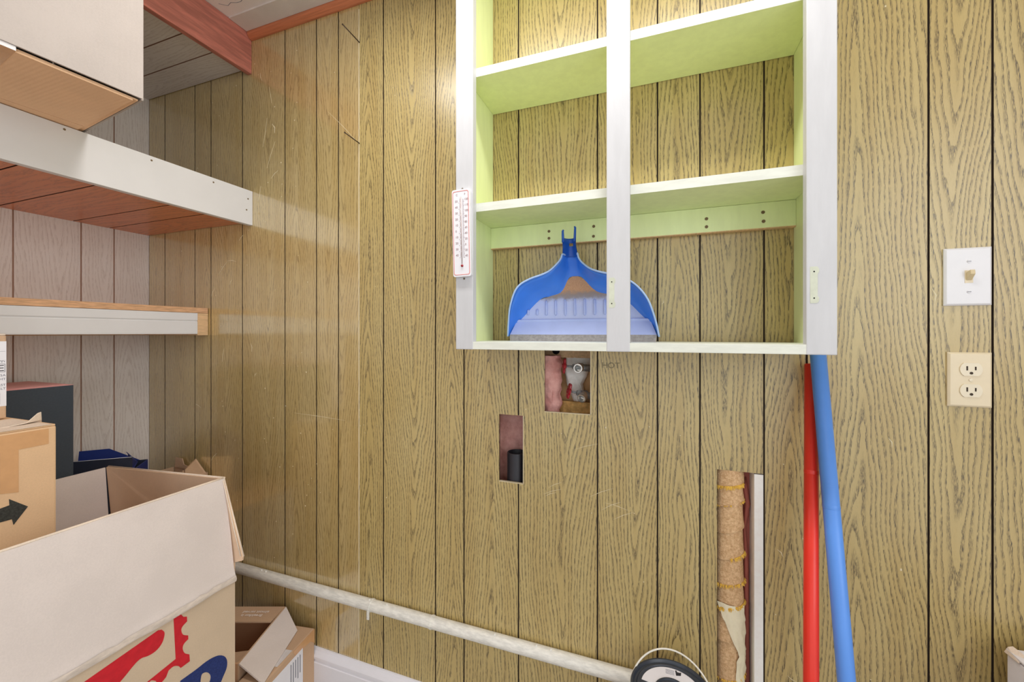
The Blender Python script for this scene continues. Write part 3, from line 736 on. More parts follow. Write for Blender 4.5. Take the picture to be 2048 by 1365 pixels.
def valve(h, m, rz, label):
    root = empty('shutoff_valve', (m[0], m[1], m[2]-.02), label, 'valve', 'valves in the wall opening')
    h = Vector(h); m = Vector(m); d = (m-h).normalized()
    # hand wheel: six-lobed disc, axis along the stem
    up = Vector((0, 0, 1)); a = d.cross(up).normalized(); b = a.cross(d)
    V = []; K = 36
    for off, sc_ in ((-.0035, .86), (-.0020, 1), (.0020, 1), (.0035, .86)):
        for k in range(K):
            an = 2*pi*k/K; rr_ = (.0205+.0026*cos(6*an))*sc_; V.append(h+d*off+(a*cos(an)+b*sin(an))*rr_)
    Fc = [(s*K+k, s*K+(k+1) % K, (s+1)*K+(k+1) % K, (s+1)*K+k) for s in range(3) for k in range(K)] + [tuple(range(K)), tuple(3*K+k for k in range(K))]
    wh = obj('handwheel', V, Fc, 'red_wheel', root, smooth=False)
    lathe('hub', h, tuple(d), [(.006, -.006), (.006, .006)], 'red_wheel', wh, 12)
    tube('stem', [h, h+d*((m-h).length*.62)], .0028, 'dark_metal', root, 10)
    q = h+d*((m-h).length*.60)
    lathe('packing_nut', q, tuple(d), [(.0075, -.004), (.0085, 0), (.0085, .008), (.006, .010)], 'dark_metal', root, 6)
    V, Fc = join(tubevf([m-d*.012, m+d*.03], .0095, 16), tubevf([m, m+Vector((.0, .022, 0))], .010, 16)); obj('valve_body', V, Fc, 'dark_metal', root, smooth=True)
    sp_ = Vector((rz[0], -1, rz[1])).normalized()
    lathe('spout', m, tuple(sp_), [(.0105, .0), (.0125, .006), (.0115, .009), (.0128, .012), (.0118, .015), (.0128, .018), (.012, .022), (.0095, .022), (.0085, .010), (0, .008)], 'chrome', root, 24)
    lathe('bore', m+sp_*.0082, tuple(sp_), [(.0085, 0), (.0084, .001)], 'dark_metal', root, 16)
    tube('supply_pipe', [m+d*.026, m+d*.034, m+d*.036+Vector((0, .012, 0)), m+d*.036+Vector((0, .035, 0))], .0075, 'dark_metal', root, 12)
valve((-.2340, 1.080, 1.1183), (-.1925, 1.092, 1.1145), (-.1, -.05), 'upper red handled shutoff valve with a shiny threaded spout')
valve((-.2210, 1.080, 1.0500), (-.1815, 1.094, 1.0400), (-.25, -.45), 'lower red handled shutoff valve with its spout pointing down')
dr = empty('drain_pipe', (-.3755, 1.088, .70), 'black plastic drain pipe standing open inside the narrow wall opening', 'pipe')
lathe('pipe', (-.3755, 1.088, .70), (0, 0, 1), [(.027, 0), (.027, .1640), (.0262, .1655), (.0240, .1655), (.0234, .164), (.0234, .06), (0, .06)], 'black_pipe', dr, 32)
# burlap wrapped riser in the tall slot
br = empty('wrapped_pipe', (.167, 1.082, 0.01), 'pipe wrapped in burlap with frayed yellow edges and cream paper in the tall slot', 'pipe')
bx, by, R0 = .1675, 1.082, .0275
zsb = [.935, .8547, .8096, .7467, .685, .6233, .5699, .49, .40, .30, .18, .02]
def wrap(z0, z1, r0, r1, skew, m, nm):
    V = []; K = 28; RW = 5
    for j in range(RW+1):
        t = j/RW
        for k in range(K):
            an = 2*pi*k/K; s = skew*cos(an)
            z = z0+(z1-z0)*t+s; r = r0+(r1-r0)*t+.0007*sin(5*an+z0*90+j)
            V.append((bx+r*cos(an), by+r*sin(an), z))
    b = len(V)
    V += [(bx+(R0-.004)*cos(2*pi*k/K), by+(R0-.004)*sin(2*pi*k/K), z1+skew*cos(2*pi*k/K)) for k in range(K)]
    Fc = [(j*K+k, j*K+(k+1) % K, (j+1)*K+(k+1) % K, (j+1)*K+k) for j in range(RW) for k in range(K)]
    Fc += [(RW*K+k, RW*K+(k+1) % K, b+(k+1) % K, b+k) for k in range(K)]
    return obj(nm, V, Fc, m, br, smooth=True)
for i in range(len(zsb)-1):
    sk = (.006, .009, .010, .011, .007, .009, .006, .008, .006, .005, .004, .003)[i]
    wr_ = wrap(zsb[i+1]-.006, zsb[i], R0+.0058, R0+.0008, sk, 'burlap', 'burlap_wrap')
    if i in (0, 1, 3, 4, 5, 7, 8):      # frayed edge
        fr = []; rnd = random.Random(i)
        dens = {0: 110, 1: 26, 3: 60, 4: 90, 5: 110}.get(i, 50)
        for q in range(dens):
            an = rnd.uniform(-pi, -.05) if i != 3 else rnd.uniform(-1.6, -.1)
            if i == 0: an = rnd.uniform(-2.6, -.5)
            z = zsb[i+1]-.004+sk*cos(an); r = R0+.0064; ln = rnd.uniform(.003, .010) if i != 1 else rnd.uniform(.001, .004)
            p = Vector((bx+r*cos(an), by+r*sin(an), z)); p2 = p+Vector((cos(an)*.002+rnd.uniform(-.002, .002), sin(an)*.002, -ln))
            fr.append(tubevf([p, (p+p2)/2+Vector((rnd.uniform(-.001, .001), -.0006, 0)), p2], [.0009, .0008, .0004], 5))
        V, Fc = join(*fr); o = obj('frayed_edge', V, Fc, 'yellow_fray', wr_, label='frayed yellow threads'); o['kind'] = 'stuff'
# crumpled cream paper strip on the lower wraps
V = []; Fc = []; K = 10; J = 40
for j in range(J+1):
    z = .572-.43*j/J; c0 = -1.45+.9*min(1, j/12) if j < 12 else -.72+.10*sin(j*.3)
    hw = 1.0-.55*min(1, j/10)
    for k in range(K+1):
        an = c0+hw*(2*k/K-1); r = R0+.0078+.0045*mnoise.noise(Vector((an*4, z*60, 3)))+.0022*mnoise.noise(Vector((an*9, z*160, 3)))
        V.append((bx+r*cos(an), by+r*sin(an), z+.006*mnoise.noise(Vector((an*3, z*10, 1)))))
for j in range(J):
    for k in range(K):
        a = j*(K+1)+k; Fc.append((a, a+1, a+K+2, a+K+1))
obj('paper_tape', V, Fc, 'cream_paper', br, smooth=True, label='crumpled cream paper strip')
V, Fc = tubevf([(.207, 1.098, .86), (.2045, 1.092, .835), (.209, 1.086, .80), (.203, 1.09, .74), (.207, 1.092, .66), (.208, 1.09, .4), (.207, 1.092, .02)], [.002, .006, .0055, .003, .005, .006, .006], 8)
o = obj('torn_flashing', V, Fc, 'sheath', smooth=True); tag(o, 'strip of torn red-brown paper hanging between wrapped pipe and white stud', 'paper strip')

# ------------------------------------------------------------------ pipe along the wall
pr = empty('conduit_pipe', (-.7, 1.03, .34), 'dusty grey galvanised pipe running along the foot of the panelled wall', 'pipe')
tube('pipe', [(XL+.002, 1.031, .352), (-1.2, 1.031, .352), (-.5, 1.031, .352), (.12, 1.031, .352), (.5, 1.031, .352)], .0172, 'galv', pr, 20)
for x in (-.838, -.62):
    V, Fc = tubevf([(x-.003, 1.031, .352), (x+.003, 1.031, .352)], .0188, 20); obj('strap', V, Fc, 'galv', pr, smooth=False)
box('strap_tail', (-.842, 1.012, .318), (-.834, 1.016, .345), 'galv', pr)
fr = []
for x in (-1.29, -1.31, -.78, -.845, -.42, -.26, -.3): fr.append(boxvf((x, 1.025, .3685), (x+.004, 1.029, .372)))
V, Fc = join(*fr); obj('plaster_crumbs', V, Fc, 'foam', pr)['kind'] = 'stuff'

# ------------------------------------------------------------------ cartons
TH = .004
def carton(name, c, label, mats=('cb_kraft', 'cb_in'), group=None):
    return empty(name, c, label, 'box', group)
def mid(*p): return tuple(sum(q[i] for q in p)/len(p) for i in range(3))
# 1. big carton overhanging the wide white shelf
P0 = Vector((-1.085, .563, 0)); ea = Vector((-.018, -.200, 0)).normalized(); eb = Vector((-.279, .033, 0)).normalized()
LB, DB, zb, zt = .42, .52, 1.7262, 2.10
def q_(a, b, z): p = P0+ea*a+eb*b; return (p.x, p.y, z)
bt = carton('cardboard_box', q_(LB/2, DB/2, zb), 'large pale cardboard box overhanging the white shelf edge', group='cardboard boxes')
zi = zb+.008
slab('side_panel', [q_(0, 0, zi), q_(0, 0, zt), q_(LB, 0, zt), q_(LB, 0, zi)][::-1], TH, 'cb_top', bt)
slab('side_panel', [q_(0, DB, zi), q_(0, DB, zt), q_(0, TH, zt), q_(0, TH, zi)][::-1], TH, 'cb_top', bt)
slab('side_panel', [q_(LB, TH, zi), q_(LB, TH, zt), q_(LB, DB, zt), q_(LB, DB, zi)][::-1], TH, 'cb_top', bt)
slab('side_panel', [q_(LB-TH, DB-TH, zi), q_(LB-TH, DB-TH, zt), q_(TH, DB-TH, zt), q_(TH, DB-TH, zi)][::-1], -TH, 'cb_top', bt)
slab('top_panel', [q_(0, 0, zt+.004), q_(LB, 0, zt+.004), q_(LB, DB, zt+.004), q_(0, DB, zt+.004)], .004, 'cb_top', bt)
slab('bottom_flap', [q_(.014, .006, zb), q_(.014, DB/2-.001, zb), q_(LB-.004, DB/2-.001, zb), q_(LB-.004, .006, zb)], -.0035, 'cb_under', bt)
slab('bottom_flap', [q_(.016, DB/2+.001, zb), q_(.016, DB-.004, zb), q_(LB-.004, DB-.004, zb), q_(LB-.004, DB/2+.001, zb)], -.0035, 'cb_under', bt)
slab('bottom_flap', [q_(.0045, .0075, zb+.004), q_(.0045, DB-.0045, zb+.004), q_(LB-.0045, DB-.0045, zb+.004), q_(LB-.0045, .0075, zb+.004)], -.0038, 'cb_under', bt)
slab('tape', [q_(.183, -.0005, zb-.0004), q_(.183, -.0005, zb+.062), q_(.248, -.0005, zb+.062), q_(.248, -.0005, zb-.0004)][::-1], .0004, 'tape_clear', bt, label='pale paper tape')
slab('tape', [q_(.183, -.0005, zb-.0005), q_(.183, DB/2, zb-.0005), q_(.248, DB/2, zb-.0005), q_(.248, -.0005, zb-.0005)], -.0004, 'tape', bt, label='brown tape under the box')

# 2. big open carton on the floor with tall raised flaps
XR, YFR, XLF, YN, ZR = -1.02, .7275, -1.548, .16, .5717
bf = carton('cardboard_box', ((XR+XLF)/2, (YFR+YN)/2, 0), 'big open carton with raised flaps and red and blue print on its front', group='cardboard boxes')
slab('side_panel', [(XR, YN, .002), (XR, YFR, .002), (XR, YFR, ZR), (XR, YN, ZR)], TH, 'cb_print', bf, label='printed front')
slab('side_panel', [(XLF, YFR, .002), (XLF, YN, .002), (XLF, YN, ZR), (XLF, YFR, ZR)], TH, 'cb_print', bf)
slab('side_panel', [(XR-TH, YFR, .002), (XLF+TH, YFR, .002), (XLF+TH, YFR, ZR), (XR-TH, YFR, ZR)], TH, 'cb_print', bf)
slab('side_panel', [(XLF+TH, YN, .002), (XR-TH, YN, .002), (XR-TH, YN, ZR), (XLF+TH, YN, ZR)], TH, 'cb_print', bf)
slab('bottom_panel', [(XLF+TH, YN+TH, .006), (XR-TH, YN+TH, .006), (XR-TH, YFR-TH, .006), (XLF+TH, YFR-TH, .006)], TH, 'cb_in', bf)
FT = Vector((-1.0589, .7255, .8289)); FT0 = Vector((-1.060, .175, .8325))
# front flap with a worn, crumpled crease
V = []; Fc = []; NU = 40; prof_ = [(0, 0, 0), (.012, .010, .004), (.028, .011, .016), (.05, .003, .034)]
rn = random.Random(3)
rows_ = []
for j in range(8):
    row = []
    for i in range(NU+1):
        t = i/NU; y = YFR-.0005+(YN-YFR)*t
        lo3 = Vector((XR+.0008, y, ZR)); top = FT.lerp(FT0, t)
        cr = .35+.75*max(0, mnoise.noise(Vector((y*14, 1.3, 0)))+.5)
        if j == 0: p = lo3 + Vector((.0006, 0, -.002))
        elif j == 1: p = lo3 + Vector((.0055*cr, 0, -.004*cr))
        elif j == 2: p = lo3 + Vector((.0075*cr, 0, .005+.004*mnoise.noise(Vector((y*30, 0, 2)))))
        elif j == 3: p = lo3.lerp(top, .075)+Vector((.004*cr, 0, .003*mnoise.noise(Vector((y*22, 3, 2)))))
        else:
            f = (.12, .45, .8, 1)[j-4]; p = lo3.lerp(top, f)+Vector((.003*sin(pi*f), 0, .0015*mnoise.noise(Vector((y*18, 7, f)))))
        row.append(p)
    rows_.append(row)
for r_ in rows_: V += r_
b = len(V)
for r_ in rows_: V += [p+Vector((-.0042, 0, -.0005)) for p in r_]
K = NU+1
for j in range(7):
    for i in range(NU):
        a = j*K+i; Fc += [(a, a+1, a+K+1, a+K), (b+a, b+a+K, b+a+K+1, b+a+1)]
for i in range(NU): Fc += [(i, b+i, b+i+1, i+1), (7*K+i, 7*K+i+1, b+7*K+i+1, b+7*K+i)]
for j in range(7): Fc += [(j*K, (j+1)*K, b+(j+1)*K, b+j*K), (j*K+NU, b+j*K+NU, b+(j+1)*K+NU, (j+1)*K+NU)]
o = obj('flap', V, Fc, 'cb_pink', bf, smooth=True, label='raised front flap coloured as lit, with a worn crease'); autosmooth(o, .9)
V = []; Fc = []; rr3 = [rows_[1], rows_[2], rows_[3]]
for i in range(NU+1):
    jit = mnoise.noise(Vector((i*.9, 5, 1)))*.5+mnoise.noise(Vector((i*.3, 2, 1)))*.5
    a = rows_[1][i].lerp(rows_[2][i], .15); b_ = rows_[2][i]; c_ = rows_[3][i].lerp(rows_[2][i], .55+.45*jit); 
    for p in (a, b_, c_): V.append(p+Vector((.0012, 0, .0006)))
for i in range(NU):
    for k in range(2): Fc.append((i*3+k, i*3+3+k, i*3+4+k, i*3+k+1))
obj('worn_crease', V, Fc, 'crease', bf, smooth=True, label='pale worn and torn crease')
tube('flap_edge', [FT.lerp(FT0, i/12)+Vector((-.002, 0, .0008)) for i in range(13)], .0027, 'cb_edge', bf, 6, label='pale cut edge')
slab('flap', [(-1.572, .7275-.006, .800), (-1.572, YN+.01, .800), (XLF+.001, YN, ZR), (XLF+.001, YFR-.006, ZR)][::-1], .005, 'cb_pink', bf, label='pale back flap')
bfl = slab('flap', [(XLF-.018, .7275, .8015), (-1.0605, .7275, .8285), (-.9985, .7355, .632), (-1.0006, .7355, .622), (-1.030, .7355, .612), (XR-.01, .734, ZR+.002), (XLF+.004, .734, ZR+.002)], .0045, 'cb_in', bf, label='brown end flap with torn corner')
tube('flap_edge', [(XLF-.018, .7285, .802), (-1.06, .7285, .829)], .0028, 'cb_edge', bf, 6)
tube('flap_edge', [(-1.0605, .7275, .8285), (-1.02, .732, .70), (-.9985, .735, .632)], .0017, 'cb_edge', bf, 6, label='ragged double edge')
tube('flap_edge', [(-1.057, .7225, .8245), (-1.022, .7265, .70), (-1.002, .7295, .634)], .0014, 'cb_edge', bf, 6)
# prints on the front panel (y, z)
red1 = [(.4325, .5454), (.558, .5600), (.5648, .5567), (.5702, .5461), (.5679, .5321), (.5626, .5236), (.5551, .5186), (.5462, .5174), (.5375, .5189), (.529, .522), (.5207, .5208), (.5111, .5149), (.5005, .5069), (.485, .4968), (.40, .46), (.36, .47), (.36, .545)]
red2 = [(.6003, .5690), (.6078, .5559), (.615, .5516), (.6153, .5405), (.6061, .5357), (.6033, .5285), (.6069, .5157), (.6175, .5063), (.6178, .4976), (.6086, .4932), (.6061, .484), (.6103, .4706), (.62, .4604), (.6211, .4437), (.602, .4429), (.5971, .4513), (.5874, .458), (.5779, .4565), (.5733, .446), (.5671, .4421), (.5595, .4395), (.5536, .4533), (.5448, .4614), (.539, .4567), (.53, .455), (.515, .445), (.512, .460), (.5919, .4713), (.5877, .5680)]
blue = [(.6011, .4141), (.6342, .4135), (.6557, .4148), (.6744, .4121), (.6898, .4049), (.7017, .3922), (.7071, .3768), (.7057, .3606), (.6977, .3467), (.6859, .3302), (.6640, .322), (.640, .318), (.640, .25), (.6011, .25)]
bluein = [(.644, .3545), (.6458, .3889), (.6539, .391), (.6622, .3833), (.6672, .3714), (.665, .3600), (.656, .352)]
red1 = red1[:2]+crv(red1[2:14], 4)+red1[14:]
red2 = red2[:3]+crv(red2[3:8], 4)+crv(red2[8:13], 4)+red2[13:14]+crv(red2[14:18], 4)+crv(red2[18:21], 3)+crv(red2[21:25], 3)+red2[25:]
flat('printed_logo', [red1], (XR+.0004, 0, 0), (0, 1, 0), (0, 0, 1), 'red_print', bf, label='red printed swoosh')
flat('printed_logo', [red2], (XR+.0004, 0, 0), (0, 1, 0), (0, 0, 1), 'red_print', bf, label='red notched stamp-edge print')
def closedcrv(P, m=4):
    return crv([P[-1]]+P+[P[0], P[1]], m)[m:-2*m+0 or None][:len(P)*m]
blue = crv(blue[:12], 4)+blue[12:]; bluein = closedcrv(bluein)
flat('printed_letter', [blue, bluein], (XR+.0004, 0, 0), (0, 1, 0), (0, 0, 1), 'blue_print', bf, label='dark blue printed letter P')

# 3. tan box with black arrow standing inside the open carton
def closed(name, a, b, m, label, topm=None, bev=.003, tops=None):
    root = carton(name, ((a[0]+b[0])/2, (a[1]+b[1])/2, a[2]), label, group='cardboard boxes')
    x0, y0, z0 = a; x1, y1, z1 = b
    V, Fc = boxvf(a, (x1, y1, z1-.004)); obj('carton_body', V, Fc, m, root, bevel=bev)
    ym = (y0+y1)/2; xm = (x0+x1)/2
    box('top_flap', (x0+.001, y0+.001, z1-.0038), (xm-.0006, y1-.001, z1), topm or m, root, bevel=.001)
    box('top_flap', (xm+.0006, y0+.001, z1-.0038), (x1-.001, y1-.001, z1), topm or m, root, bevel=.001)
    return root
AX = -1.2
ar = closed('cardboard_box', (-1.515, .19, .0075), (AX, .472, 1.0156), 'cb_tan', 'tan taped box with black arrow standing in the open carton')
flat('printed_arrow', [[(.30, .850), (.3913, .8664), (.4063, .8687), (.4057, .8811), (.4311, .8561), (.4116, .8272), (.4096, .8396), (.3913, .8399), (.30, .835)]], (AX+.0004, 0, 0), (0, 1, 0), (0, 0, 1), 'arrow', ar, label='black printed arrow')
flat('tape', [[(.25, 1.008), (.4605, 1.008), (.4605, .9760), (.4184, .9751), (.4184, .8899), (.3944, .8950), (.3944, .9750), (.25, .975)]], (AX+.0003, 0, 0), (0, 1, 0), (0, 0, 1), 'tape', ar, label='shiny brown packing tape')
slab('tape', [(AX+.0006, .465, 1.0163), (AX+.0006, .22, 1.0163), (-1.36, .22, 1.0163), (-1.36, .465, 1.0163)][::-1], .0005, 'cb_edge', ar, label='wrinkled pale tape on top')
V = [(-1.245, .40, 1.016), (-1.245, .445, 1.020), (-1.250, .463, 1.0365), (-1.252, .469, 1.038), (-1.253, .470, 1.022), (-1.256, .471, 1.016), (-1.265, .45, 1.016), (-1.26, .41, 1.016)]
slab('torn_tape', V, .0015, 'cb_edge', ar, label='torn tape end sticking up')

# 4. labelled box on top of it (left frame edge)
lb = closed('cardboard_box', (-1.51, .24, 1.0172), (-1.372, .4605, 1.2072), 'cb_kraft', 'slim box with white shipping label on top of the arrow box', topm='cb_edge')
flat('shipping_label', [rect(.30, 1.0452, .4600, 1.1903)], (-1.3716, 0, 0), (0, 1, 0), (0, 0, 1), 'paper', lb, label='white shipping label')
def lt(s, size, y, z, m='ink_grey', al='RIGHT'): text('label_print', s, size, (-1.3713, y, z), (0, 1, 0), (0, 0, 1), m, lb, align=al)
lt('THEY\u25BE', .0075, .4585, 1.1420); lt('E', .0195, .4570, 1.1240, 'ink'); lt('TO 75A', .0070, .4590, 1.1120); lt('RIGHT', .0070, .4590, 1.1035); lt('FIRST', .0070, .4590, 1.0905); lt('CLT', .0070, .4590, 1.0825)
flat('label_print', [rect(.430, 1.1215, .4582, 1.1400), rect(.4306, 1.1221, .4576, 1.1394)], (-1.3713, 0, 0), (0, 1, 0), (0, 0, 1), 'ink', lb, .0003)
flat('label_print', [rect(.425+i*.0034, 1.050, .425+i*.0034+(.0019 if i % 3 else .0009), 1.075) for i in range(8)], (-1.3713, 0, 0), (0, 1, 0), (0, 0, 1), 'ink_grey', lb, .0003)
flat('label_print', [rect(.30, 1.1675, .4585, 1.1679), rect(.30, 1.1475, .4585, 1.1479)], (-1.3713, 0, 0), (0, 1, 0), (0, 0, 1), 'ink_grey', lb, .0003)

# 5. black box with pink lid on the low shelf
bk = carton('cardboard_box', (-1.82, .50, .518), 'tall black box with pink top behind the arrow box', group='cardboard boxes')
box('carton_body', (-1.945, .34, .5185), (-1.70, .7064, 1.0470), 'black_card', bk, bevel=.001)
box('lid_panel', (-1.945, .34, 1.0472), (-1.70, .7064, 1.0482), 'pink_card', bk, bevel=0, label='salmon pink top')
box('lid_flap', (-1.945, .34, 1.0484), (-1.72, .700, 1.0494), 'pink_card', bk, bevel=0)

# 6. small open boxes near the corner
def openbox(P, u, n, wd, dp_, z0, zr, mo, mi, label, flaps, th=.0025):
    """P front right corner, u along the front to the left, n away from the room"""
    P = Vector((P[0], P[1], 0)); u = Vector((u[0], u[1], 0)).normalized(); n = Vector((n[0], n[1], 0)).normalized()
    def c(a, b, z): p = P+u*a+n*b; return (p.x, p.y, z)
    root = carton('cardboard_box', c(wd/2, dp_/2, z0), label, group='cardboard boxes')
    slab('side_panel', [c(0, 0, z0), c(wd, 0, z0), c(wd, 0, zr), c(0, 0, zr)], th, mo, root)
    slab('side_panel', [c(0, dp_, z0), c(0, dp_, zr), c(wd, dp_, zr), c(wd, dp_, z0)], th, mo, root)
    slab('side_panel', [c(0, th, z0), c(0, th, zr), c(0, dp_-th, zr), c(0, dp_-th, z0)], th, mi, root)
    slab('side_panel', [c(wd, th, z0), c(wd, dp_-th, z0), c(wd, dp_-th, zr), c(wd, th, zr)], th, mi, root)
    slab('bottom_panel', [c(th, th, z0+.003), c(wd-th, th, z0+.003), c(wd-th, dp_-th, z0+.003), c(th, dp_-th, z0+.003)], .0025, mi, root)
    return root, c
dk, c = openbox((-1.700, .856), (-.106, -.106), (-.707, .707), .195, .125, .5190, .735, 'navy_card', 'navy_in', 'small navy box with open flaps beside the black box', None)
slab('flap', [c(0, -.0005, .735), c(.195, -.0005, .735), c(.195, -.0005, .784), c(.002, -.0005, .779)], .002, 'navy_card', dk)
slab('flap', [c(-.0005, .003, .735), c(.02, .105, .735), c(.05, .100, .776), c(.004, .002, .780)], .002, 'navy_in', dk, label='navy inner flap')
slab('flap', [c(.02, .125, .735), c(.19, .125, .735), c(.19, .135, .786), c(.11, .135, .786)], .002, 'navy_in', dk, label='blue inner flap')
tube('flap_edge', [c(.195, -.001, .7845), c(.002, -.001, .7795)], .0009, 'paper', dk, 5, label='pale cut edge')
ek, c = openbox((-1.612, .962), (-1, 0), (0, 1), .19, .08, .5190, .675, 'cb_kraft', 'cb_kraft', 'small tan box with open flaps in the far corner of the low shelf', None)
slab('flap', [c(.02, .08, .675), c(.185, .08, .675), c(.185, .083, .712), c(.145, .083, .712), c(.13, .08, .69)], .0025, 'cb_kraft', ek)
slab('flap', [c(-.0005, .003, .675), c(-.0005, .076, .675), c(.06, .078, .722), c(-.002, .004, .712)], .0025, 'cb_kraft', ek)
slab('flap', [c(0, -.0005, .675), c(.045, -.0005, .675), c(.045, -.0005, .688), c(0, -.0005, .709)], .0025, 'cb_kraft', ek)

# 7. open carton with folded flaps by the wall, and the narrow taped box it leans over
GP = Vector((-1.2015, 1.035, 0)); gv = Vector((.0822, -.2281, 0)).normalized(); gp = Vector((-gv.y, gv.x, 0))*-1
if gp.x > 0: gp = -gp
GL, GW, GZ = .238, .20, .2606
def g(a, b, z): p = GP+gv*a+gp*b; return Vector((p.x, p.y, z))
gb = carton('cardboard_box', tuple(g(GL/2, GW/2, 0)), 'open brown carton with white slogan on its folded flap beside the pipe', group='cardboard boxes')
slab('side_panel', [g(0, 0, .002), g(0, 0, GZ), g(GL, 0, GZ), g(GL, 0, .002)], TH, 'cb_kraft', gb)
slab('side_panel', [g(0, GW, .002), g(GL, GW, .002), g(GL, GW, GZ), g(0, GW, GZ)], TH, 'cb_brown', gb)
slab('side_panel', [g(0, TH, .002), g(0, GW-TH, .002), g(0, GW-TH, GZ), g(0, TH, GZ)], TH, 'cb_brown', gb)
slab('side_panel', [g(GL, TH, .002), g(GL, TH, GZ), g(GL, GW-TH, GZ), g(GL, GW-TH, .002)], TH, 'cb_brown', gb)
slab('bottom_panel', [g(TH, TH, .006), g(GL-TH, TH, .006), g(GL-TH, GW-TH, .006), g(TH, GW-TH, .006)], TH, 'cb_brown', gb)
# folded back flap (hinge at the wall side)
fr_ = Vector((-1.1830, .9610, .2635)); 
fl_ = fr_ + gp*(GW-.012)
hb0 = g(.001, .004, GZ+.001); hb1 = g(.001, GW-.004, GZ+.001)
slab('flap', [hb0, hb1, fl_, fr_], .004, 'cb_kraft', gb, label='folded flap with white slogan')
U_ = (hb0-hb1).normalized(); W_ = (fr_-hb0); W_ = (W_-U_*W_.dot(U_)).normalized()
# read upside down from the room: text runs right to left, its top towards the room
Nn = U_.cross(W_)
tO = hb0 + W_*.018
uu = -U_; ww = -W_
if uu.cross(ww).z < 0: uu = -uu
def gtext(s, d, off): text('printed_slogan', s, .0155, hb0 + W_*d - U_*off + Vector((0, 0, .0022)), -U_ if (-U_).cross(W_).z > 0 else -U_, W_, 'white_print', gb, .0005, bold=.00015)
gtext('Breakfast is', .043, .048); gtext('almost served', .026, .036)
f0 = Vector((-1.1139, 1.0032, .2230)); f1_ = Vector((-1.0340, .8180, .2230))
slab('flap', [g(0, -.0005, GZ), f0, f1_, g(GL, -.0005, GZ)][::-1], .004, 'cb_pink', gb, label='flap bent outwards over the narrow box')
slab('inner_flap', [g(.10, .03, .19), g(GL-.01, .03, .19), g(GL-.01, .16, .20), g(.13, .12, .20)], .003, 'cb_kraft', gb)
HA = Vector((-1.0742, 1.035, 0)); hv = Vector((.0337, -.2071, 0)).normalized(); hp = Vector((-.0830, -.0029, 0)).normalized(); hp = (hp - hv*hp.dot(hv)).normalized()
HL, HWD, HZ = .27, .076, .2181
def h_(a, b, z): p = HA+hv*a+hp*b; return Vector((p.x, p.y, z))
hb = carton('cardboard_box', tuple(h_(HL/2, HWD/2, 0)), 'narrow taped box with white labels against the wall under the bent flap', group='cardboard boxes')
V = [h_(0, 0, .001), h_(HL, 0, .001), h_(HL, HWD, .001), h_(0, HWD, .001), h_(0, 0, HZ), h_(HL, 0, HZ), h_(HL, HWD, HZ), h_(0, HWD, HZ)]
obj('carton_body', V, boxvf((0, 0, 0), (1, 1, 1))[1], 'cb_kraft', hb, bevel=.004)
slab('tape', [h_(-.0, -.0005, HZ-.05), h_(.0, -.0005, HZ-.002), h_(.10, -.0005, HZ-.002), h_(.09, -.0005, HZ-.022), h_(.02, -.0005, HZ-.03)], .0006, 'tape', hb)
lab = slab('shipping_label', [h_(.057, -.0008, HZ-.022), h_(.25, -.0008, HZ-.022), h_(.25, -.0008, .06), h_(.057, -.0008, .06)], .0006, 'paper', hb, label='white address label')
sgn_ = 1
for i in range(5):
    slab('label_print', [h_(.068+i*.010, -.0012, HZ-.034), h_(.071+i*.010, -.0012, HZ-.034), h_(.071+i*.010, -.0012, HZ-.09-.01*(i % 2)), h_(.068+i*.010, -.0012, HZ-.09-.01*(i % 2))], .0004, 'ink_grey', lab)
tl = slab('shipping_label', [h_(.098, .004, HZ+.0007), h_(.16, .004, HZ+.0007), h_(.16, .030, HZ+.0007), h_(.098, .030, HZ+.0007)], .0006, 'tape_clear', hb, label='grey label under the flap')

# ------------------------------------------------------------------ paint can stacked on a crate, bottom of the frame
CX, CY, CZ = .0355, .9235, .44
sb = closed('cardboard_box', (CX-.12, CY-.11, .001), (CX+.12, CY+.088, .246), 'cb_kraft', 'plain box standing on the floor under the paint can')
pc = empty('paint_can', (CX, CY, .2465), 'paint can with ringed black lid and white wire handle by the pipe', 'paint can')
lathe('can_body', (CX, CY, .2465), (0, 0, 1), [(.079, 0), (.082, .003), (.082, .178), (.0845, .181), (.0845, .186), (0, .186)], 'can', pc, 48)
ld_ = lathe('lid', (CX, CY, .4325), (0, 0, 1), [(.0858, -.005), (.0868, .003), (.0850, .0075), (.0815, .0075), (.0785, .0020), (.0745, .0015), (.0715, .0050), (.0690, .0052), (.0670, .0030), (.0, .0030)], 'lid', pc, 64)
L = []
for i in range(25):
    a = radians(170-140*i/24); L.append((.064*cos(a), .064*sin(a)))
for i in range(25):
    a = radians(30+140*i/24); L.append((.036*cos(a), .036*sin(a)))
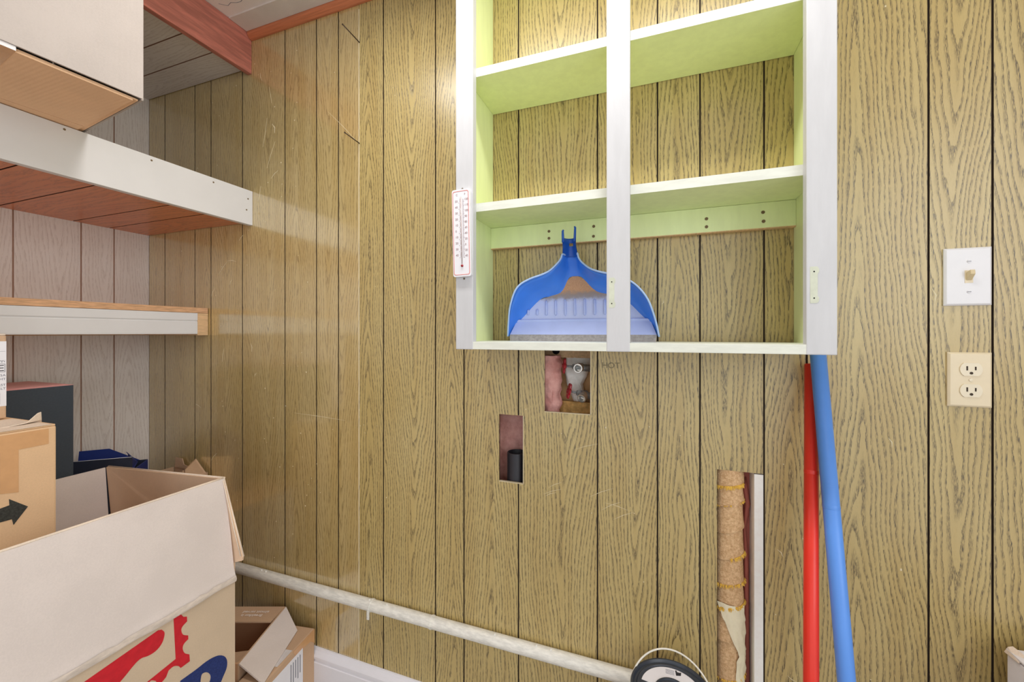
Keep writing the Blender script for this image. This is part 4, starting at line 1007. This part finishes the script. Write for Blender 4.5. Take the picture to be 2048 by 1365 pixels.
lr = flat('lid_label', [L], (CX, CY, .4361), (1, 0, 0), (0, 1, 0), 'paper', ld_, .0006, label='white paper label on the lid')
flat('label_print', [[(.010, .046), (.020, .049), (.021, .058), (.017, .056), (.0165, .0575), (.0155, .056), (.0118, .0572), (.0118, .0605), (.0085, .0600)]], (CX, CY, .4366), (1, 0, 0), (0, 1, 0), 'ink', ld_, .0005)
flat('label_print', [rect(-.012, .046+i*.0035, .006, .0466+i*.0035) for i in range(4)], (CX, CY, .4366), (1, 0, 0), (0, 1, 0), 'ink_grey', ld_, .0005)
lathe('centre_ring', (CX, CY, .4355), (0, 0, 1), [(.034, 0), (.034, .003), (.031, .003), (.030, .0005), (0, .0005)], 'lid', ld_, 40)
hp_ = []
for i in range(29):
    a = pi*i/28; hp_.append((CX+.0895*cos(a), CY-.004+.083*sin(a), .408+.060*sin(a)))
tube('handle', hp_, .0020, 'wire', pc, 8)
for s in (-1, 1): lathe('handle_ear', (CX+s*.081, CY-.004, .408), (s, 0, 0), [(.009, 0), (.009, .005), (.006, .008), (0, .009)], 'can', pc, 14)

# ------------------------------------------------------------------ white carton at the right frame edge
wb = carton('cardboard_box', (.79, .86, 0), 'tall white carton with torn corner at the right edge of the wall', group='cardboard boxes')
wx0, wx1, wy0, wy1, wz = .618, .95, .68, 1.01, .618
box('carton_body', (wx0, wy0, .001), (wx1, wy1, wz-.004), 'whitebox', wb, bevel=.002)
slab('top_flap', [(wx0-.001, wy1, wz), (wx0-.001, wy0, wz), (.78, wy0, wz+.012), (.78, wy1, wz+.010)][::-1], .003, 'whitebox', wb)
slab('top_flap', [(.785, wy1, wz+.004), (.785, wy0, wz+.004), (wx1, wy0, wz), (wx1, wy1, wz)][::-1], .003, 'whitebox', wb)
slab('torn_corner', [(wx0-.004, wy1, wz-.004), (wx0-.003, wy1-.03, wz-.002), (wx0+.014, wy1-.02, wz+.006), (wx0+.008, wy1, wz+.009), (wx0+.001, wy1, wz+.006)], .002, 'cb_edge', wb, label='torn pale paper corner')
